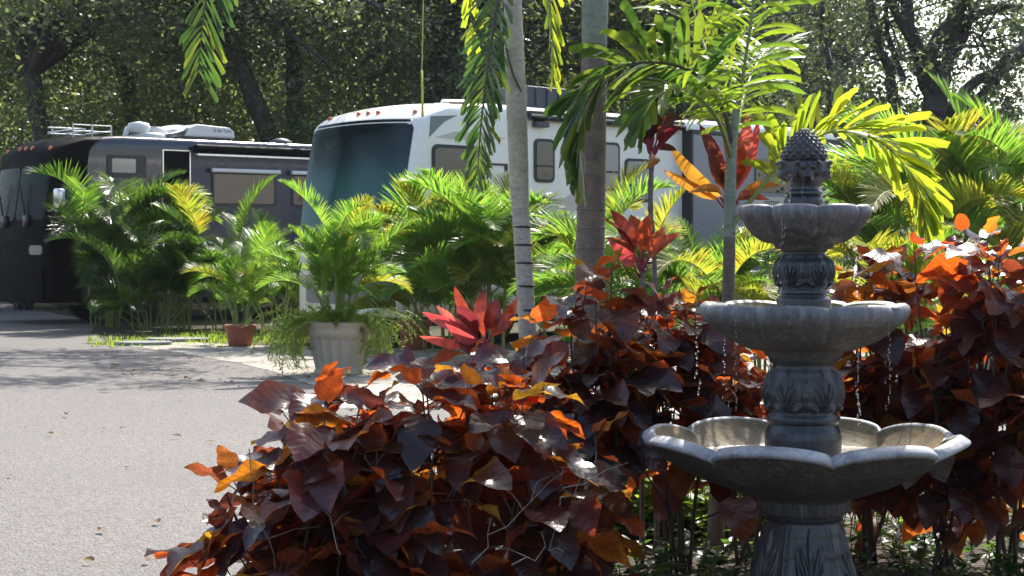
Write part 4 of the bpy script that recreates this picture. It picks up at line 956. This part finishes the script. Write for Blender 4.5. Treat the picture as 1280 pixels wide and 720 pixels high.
for (x, y, dx, dy) in ((588, 704, 95, -110), (640, 706, 60, -24), (306, 565, 40, 150), (430, 700, -50, -120), (700, 640, 50, -70)):
    p = at(x, y, 5.74); e = at(x + dx, y + dy, 5.8); pts = [p.lerp(e, k / 7) + V((R.gauss(0, .012), R.gauss(0, .012), R.gauss(0, .012))) for k in range(8)]; tw.tube(pts, [.0022 - .0002 * k for k in range(8)], 5)
    for k in (2, 4, 5): q = pts[k] + V((R.gauss(0, .07), R.gauss(0, .04), R.uniform(.02, .1))); tw.tube([pts[k], pts[k].lerp(q, .5) + V((0, 0, .012)), q], [.0014, .001, .0006], 4)
tag(build('dead_twig', tw, M['twig']), 'bare pale dead twigs poking out of the front copperleaf shrubs', 'twigs', kind='stuff')

# yellow strap hanging from the trees
m = MB(); m.tube(smoothpts([at(531, -160, 22), at(529.5, -40, 22), at(528.3, 50, 22), at(527, 90, 22)], 4), .007, 6); build_s = m
m.grid([[at(525.8, 88, 22), at(528.6, 88, 22)], [at(526.4, 110, 21.95), at(529.4, 110, 21.95)], [at(526.6, 146, 21.9), at(529.8, 146, 21.9)]])
st = build('hanging_strap', m, M['yellow']); tag(st, 'thin yellow strap hanging down in front of the white motorhome', 'strap')
sol = st.modifiers.new('thick', 'SOLIDIFY'); sol.thickness = .006

# ------------------------------------------------------------------ trees behind
def limb(m, pts, r0, r1, n=8):
    s = smoothpts(pts, 6); k = len(s); R = random.Random(int(abs(s[-1].x * 977 + s[-1].z * 331)))
    s = [p + V((R.gauss(0, 1), R.gauss(0, 1), 0)) * r0 * .12 for p in s]
    m.tube(s, [r0 + (r1 - r0) * i / (k - 1) for i in range(k)], n)
    return s
def leaf_cloud(m, centers, n, sig, size, R, two=False):
    for c, sc_ in centers:
        mi = 1 if two and R.random() < .45 else 0
        for i in range(int(n * sc_)):
            p = c + V((R.gauss(0, sig), R.gauss(0, sig), R.gauss(0, sig * .75))) * sc_ ** .5
            a = R.uniform(0, 6.28); e = R.gauss(-.1, .6); d = V((cos(a) * cos(e), sin(a) * cos(e), sin(e))); s = d.cross(V((R.gauss(0, 1), R.gauss(0, 1), R.gauss(0, 1) + .6))).normalized()
            l = size * R.uniform(.6, 1.3); w = l * .24
            m.add([p, p + d * l * .5 + s * w, p + d * l, p + d * l * .5 - s * w], [(0, 1, 2, 3)], mi)
def oak_proto(seed, label, H=10., lean=0., nb=9, leaves=900, sig=.62, size=.12, mat='oak', loc=(0, 0, 0), spread=4.2, low=2.6, main=None, fk=6.8):
    R = random.Random(seed); root = thing('oak_tree', label, 'tree', loc, 0, 'oaks behind the motorhomes'); t = MB(); lf = MB(); cents = []
    fork = V((lean * fk * .75, 0, fk))
    trunks = main or [[V((0, 0, -.05)), V((lean * 1.6, .1, fk * .45)), fork]]
    for tr in trunks: limb(t, tr, .3, .2, 10)
    for i in range(nb):
        a = 2 * pi * i / nb + R.uniform(-.4, .4); out_ = spread * R.uniform(.5, 1.); z = R.uniform(fk - 1, H)
        f = R.choice(trunks)[-1] if main else fork
        end = V((f.x + cos(a) * out_, f.y + sin(a) * out_, z)); mid = f.lerp(end, .5) + V((R.uniform(-.5, .5), R.uniform(-.5, .5), R.uniform(.1, .9)))
        s = limb(t, [f, mid, end], .15, .04, 7)
        for k in range(5):
            b = s[R.randint(len(s) // 3, len(s) - 1)]; tip = b + V((R.gauss(0, 1.1), R.gauss(0, 1.1), R.gauss(-.1, .9)))
            limb(t, [b, b.lerp(tip, .5) + V((0, 0, .2)), tip], .045, .012, 5); cents.append((tip, R.uniform(.5, 1.3)))
            cents.append((b.lerp(tip, .6) + V((R.gauss(0, .5), R.gauss(0, .5), R.gauss(0, .4))), R.uniform(.4, .9)))
    for k in range(int(nb * 1.6)):
        a = R.uniform(0, 6.28); rr = spread * R.uniform(.5, 1.05); cents.append((V((fork.x + cos(a) * rr, abs(sin(a)) * rr, R.uniform(low, fk))), R.uniform(.5, 1.2)))
    leaf_cloud(lf, cents, leaves, sig, size, R)
    build('trunk', t, M['bark_oak'], root); build('crown', lf, M[mat], root, False); return root
def tp(px, d): p = at(px, HOR, d); return (p.x, p.y, 0)
GO = 'oaks behind the motorhomes'
A = oak_proto(201, 'oak with a leaning trunk rising between the two motorhomes', 11.5, -.42, 10, 260, .6, .15, loc=tp(392, 43))
B = oak_proto(202, 'oak with a straight dark trunk behind the white motorhome corner', 12, -.05, 10, 260, .62, .15, loc=tp(380, 45))
Cc = oak_proto(203, 'oak with pale sunlit leaves above the slate motorhome', 11, -.2, 9, 300, .65, .15, 'oak', loc=tp(84, 42), fk=5.6)
dup(B, tp(-40, 47), 2.1, 'oak cut off by the left edge of the photo', GO)
dup(A, tp(205, 50), 1.2, 'dense oak above the roof rack of the slate motorhome', GO, 1.05)
dup(Cc, tp(285, 53), 4.0, 'oak behind the slate motorhome air conditioner', GO, 1.1)
dup(A, tp(470, 45), 3.5, 'oak whose limbs cross behind the yellow strap', GO, (1, 1, 1.02))
dup(B, tp(560, 48), 4.4, 'oak behind the hanging dark frond', GO)
dup(Cc, tp(660, 46), .7, 'oak seen between the two palm trunks', GO, 1.02)
dup(A, tp(760, 50), 2.4, 'oak behind the left arching palm frond', GO)
dup(B, tp(860, 46), 5.4, 'oak behind the upright bright palm frond', GO, 1.05)
dup(Cc, tp(975, 47), 2.9, 'dark oak just left of the many limbed oak', GO)
# the many limbed oak at the right
ro = at(1172, HOR, 38.); ro.z = 0
def rp(px, py, dd=0): return at(px, py, 38. + dd) - ro
R = random.Random(240); big = thing('oak_tree', 'large many limbed oak against the bright sky at the upper right', 'tree', tuple(ro), 0, GO); t = MB(); lf = MB()
LM = [([(1176, 420), (1172, 220), (1168, 130)], .34, .26), ([(1168, 135), (1150, 75), (1140, 45), (1128, -40)], .22, .12), ([(1146, 60), (1122, 20), (1098, -60)], .12, .07), ([(1160, 90), (1168, 55), (1190, 25), (1212, -10), (1225, -80)], .17, .1),
      ([(1172, 130), (1182, 80), (1200, 45), (1214, 22), (1250, 10), (1300, 12)], .2, .08), ([(1182, 85), (1190, 40), (1204, 0), (1208, -70)], .16, .1), ([(1120, 160), (1112, 90), (1100, 60), (1085, -10)], .14, .07), ([(1180, 150), (1215, 105), (1245, 88), (1290, 60)], .14, .07),
      ([(1176, 160), (1225, 125), (1262, 70), (1300, 50)], .18, .1), ([(1130, 100), (1115, 60), (1108, 30), (1110, -20)], .08, .04), ([(1037, 150), (1035, 60), (1028, 30), (1030, -40)], .06, .04), ([(1200, 60), (1215, 40), (1232, 60)], .05, .02)]
ends = []
for pix, r0, r1 in LM:
    s = limb(t, [rp(x, y, R.uniform(-.6, .6) if i else 0) for i, (x, y) in enumerate(pix)], r0, r1, 9); ends += s[len(s) // 2:]
cents = []
for i in range(95):
    b = R.choice(ends); tip = b + V((R.gauss(0, .9), R.gauss(0, 1.2), R.gauss(0, .7)))
    if R.random() < .8: limb(t, [b, b.lerp(tip, .5) + V((0, 0, .1)), tip], .03, .008, 4)
    cents.append((tip, R.uniform(.2, .7)))
for i in range(34):
    cents.append((rp(R.uniform(960, 1120), R.uniform(-60, 190), R.uniform(-2, 3)), R.uniform(.5, 1)))
for i in range(26):
    cents.append((rp(R.uniform(1100, 1300), R.uniform(125, 230), R.uniform(-1, 3)), R.uniform(.5, 1)))
leaf_cloud(lf, cents, 230, .4, .14, R)
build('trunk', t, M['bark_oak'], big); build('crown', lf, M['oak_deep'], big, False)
# understory bushes
def bush(seed, label, loc, mat, r=1.8, h=2.6, n=26, leaves=300, size=.12):
    R = random.Random(seed); root = thing('understory_bush', label, 'bush', loc, 0, 'bushes under the oaks'); t = MB(); lf = MB(); cs = []
    for i in range(n):
        a = R.uniform(0, 6.28); rr = r * sqrt(R.random()); z = h * R.uniform(.15, 1) * (1 - .3 * (rr / r) ** 2); c = V((cos(a) * rr, sin(a) * rr, z)); cs.append((c, R.uniform(.5, 1.1)))
        t.tube(smoothpts([(R.uniform(-.2, .2), R.uniform(-.2, .2), -.02), (c.x * .4, c.y * .4, c.z * .6), tuple(c)], 3), .02, 5)
    leaf_cloud(lf, cs, leaves, .38, size, R); build('stems', t, M['bark_oak'], root); build('foliage', lf, M[mat], root, False); return root
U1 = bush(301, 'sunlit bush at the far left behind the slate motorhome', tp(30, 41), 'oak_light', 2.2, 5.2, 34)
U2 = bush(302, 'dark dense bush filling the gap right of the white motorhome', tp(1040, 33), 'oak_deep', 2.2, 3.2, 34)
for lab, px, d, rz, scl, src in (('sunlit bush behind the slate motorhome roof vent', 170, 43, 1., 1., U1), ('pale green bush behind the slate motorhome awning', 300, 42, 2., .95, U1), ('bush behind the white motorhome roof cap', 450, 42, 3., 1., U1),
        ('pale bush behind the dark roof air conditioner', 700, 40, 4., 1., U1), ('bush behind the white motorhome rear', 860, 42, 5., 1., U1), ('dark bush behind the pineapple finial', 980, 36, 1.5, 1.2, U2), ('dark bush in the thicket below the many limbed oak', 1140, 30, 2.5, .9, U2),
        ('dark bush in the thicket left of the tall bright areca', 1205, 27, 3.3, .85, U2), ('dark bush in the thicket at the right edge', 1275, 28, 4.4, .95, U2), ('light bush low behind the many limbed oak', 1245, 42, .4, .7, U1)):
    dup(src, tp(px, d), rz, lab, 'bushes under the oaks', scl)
# shade tree beside the road, its crown just over the top of the picture
ov = oak_proto(260, 'oak by the road left of the picture with a limb reaching over it', 9, .1, 6, 300, .6, .14, loc=(-11.4, 28.5, 0), spread=2.6, low=6.6, fk=5.5)
R = random.Random(261); t = MB(); lf = MB(); cs = []
for k, (ex, ey, ez) in enumerate(((6.4, -1.0, 8.0), (8.6, 1.2, 8.4), (5.8, -3.4, 7.7), (9.6, -.8, 8.8), (4.6, 2.5, 8.2), (7.6, 3.2, 9.0), (8.2, -2.8, 8.2), (9.2, 2.4, 9.0))):
    s = limb(t, [V((.4, 0, 5.4)), V((ex * .45, ey * .4, 6.9)), V((ex, ey, ez))], .13, .03, 7)
    for q in range(7):
        b = s[R.randint(len(s) // 3, len(s) - 1)]; tip = b + V((R.gauss(0, .8), R.gauss(0, 1.), R.uniform(0, .7))); limb(t, [b, b.lerp(tip, .5), tip], .03, .008, 4); cs.append((tip, R.uniform(.5, 1.1)))
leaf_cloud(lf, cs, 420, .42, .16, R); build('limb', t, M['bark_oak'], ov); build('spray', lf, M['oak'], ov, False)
# far wood closing the view
R = random.Random(400); lf = MB(); cs = []
for i in range(1000): cs.append((V((R.uniform(-24, 11), R.uniform(56, 64), 9.5 * R.random() ** 1.15)), R.uniform(.7, 1.4)))
for i in range(240): cs.append((V((R.uniform(-24, 24), R.uniform(50, 54), R.uniform(0, 5.2))), R.uniform(.7, 1.4)))
for i in range(40): cs.append((V((R.uniform(10, 36), R.uniform(60, 72), R.uniform(0, 5.5))), R.uniform(.7, 1.4)))
leaf_cloud(lf, cs, 300, .75, .28, R, True); tag(build('woods', lf, [M['oak'], M['oak_light']], None, False), 'far wood closing the view behind the oaks', 'woods', kind='stuff')

m = MB(); m.box((-70, -25, -1), (70, 85, 32)); hz = link('haze', m.mesh('haze', [], False)); tag(hz, 'thin bright haze between the trees', 'haze', kind='stuff')
hm, nt, out = nodes('haze_air'); pv = N(nt, 'ShaderNodeVolumePrincipled', Density=.00016, Anisotropy=.4); pv.inputs['Color'].default_value = (.85, .92, 1, 1); L(nt, pv.outputs[0], out.inputs['Volume']); hz.data.materials.append(hm)
# ------------------------------------------------------------------ light
EL, AZ = radians(50), radians(14)
w = bpy.data.worlds.new('World'); sc.world = w; w.use_nodes = True; nt = w.node_tree; bg = nt.nodes['Background']
sky = nt.nodes.new('ShaderNodeTexSky'); sky.sky_type = 'NISHITA'; sky.sun_disc = False; sky.sun_elevation = EL; sky.sun_rotation = AZ; sky.air_density = 1.0; sky.dust_density = 2.5; sky.ozone_density = 1
nt.links.new(sky.outputs[0], bg.inputs[0]); bg.inputs[1].default_value = .15
sl = bpy.data.lights.new('sun', 'SUN'); sl.energy = 4.6; sl.angle = radians(.5); sl.color = (1, .95, .87); so_ = bpy.data.objects.new('sun', sl); COL.objects.link(so_)
sdir = V((sin(AZ) * cos(EL), cos(AZ) * cos(EL), sin(EL))); so_.rotation_euler = (-sdir).to_track_quat('-Z', 'Y').to_euler(); so_.location = sdir * 50
sc.view_settings.view_transform = 'Standard'; sc.view_settings.look = 'None'; sc.view_settings.exposure = 1.12; sc.view_settings.gamma = 1
sc.render.engine = 'CYCLES'; sc.cycles.max_bounces = 8; sc.cycles.diffuse_bounces = 4; sc.cycles.glossy_bounces = 3; sc.cycles.transmission_bounces = 6; sc.cycles.transparent_max_bounces = 4
sc.cycles.use_denoising = True; sc.cycles.caustics_reflective = False; sc.cycles.caustics_refractive = False; sc.cycles.sample_clamp_indirect = 6
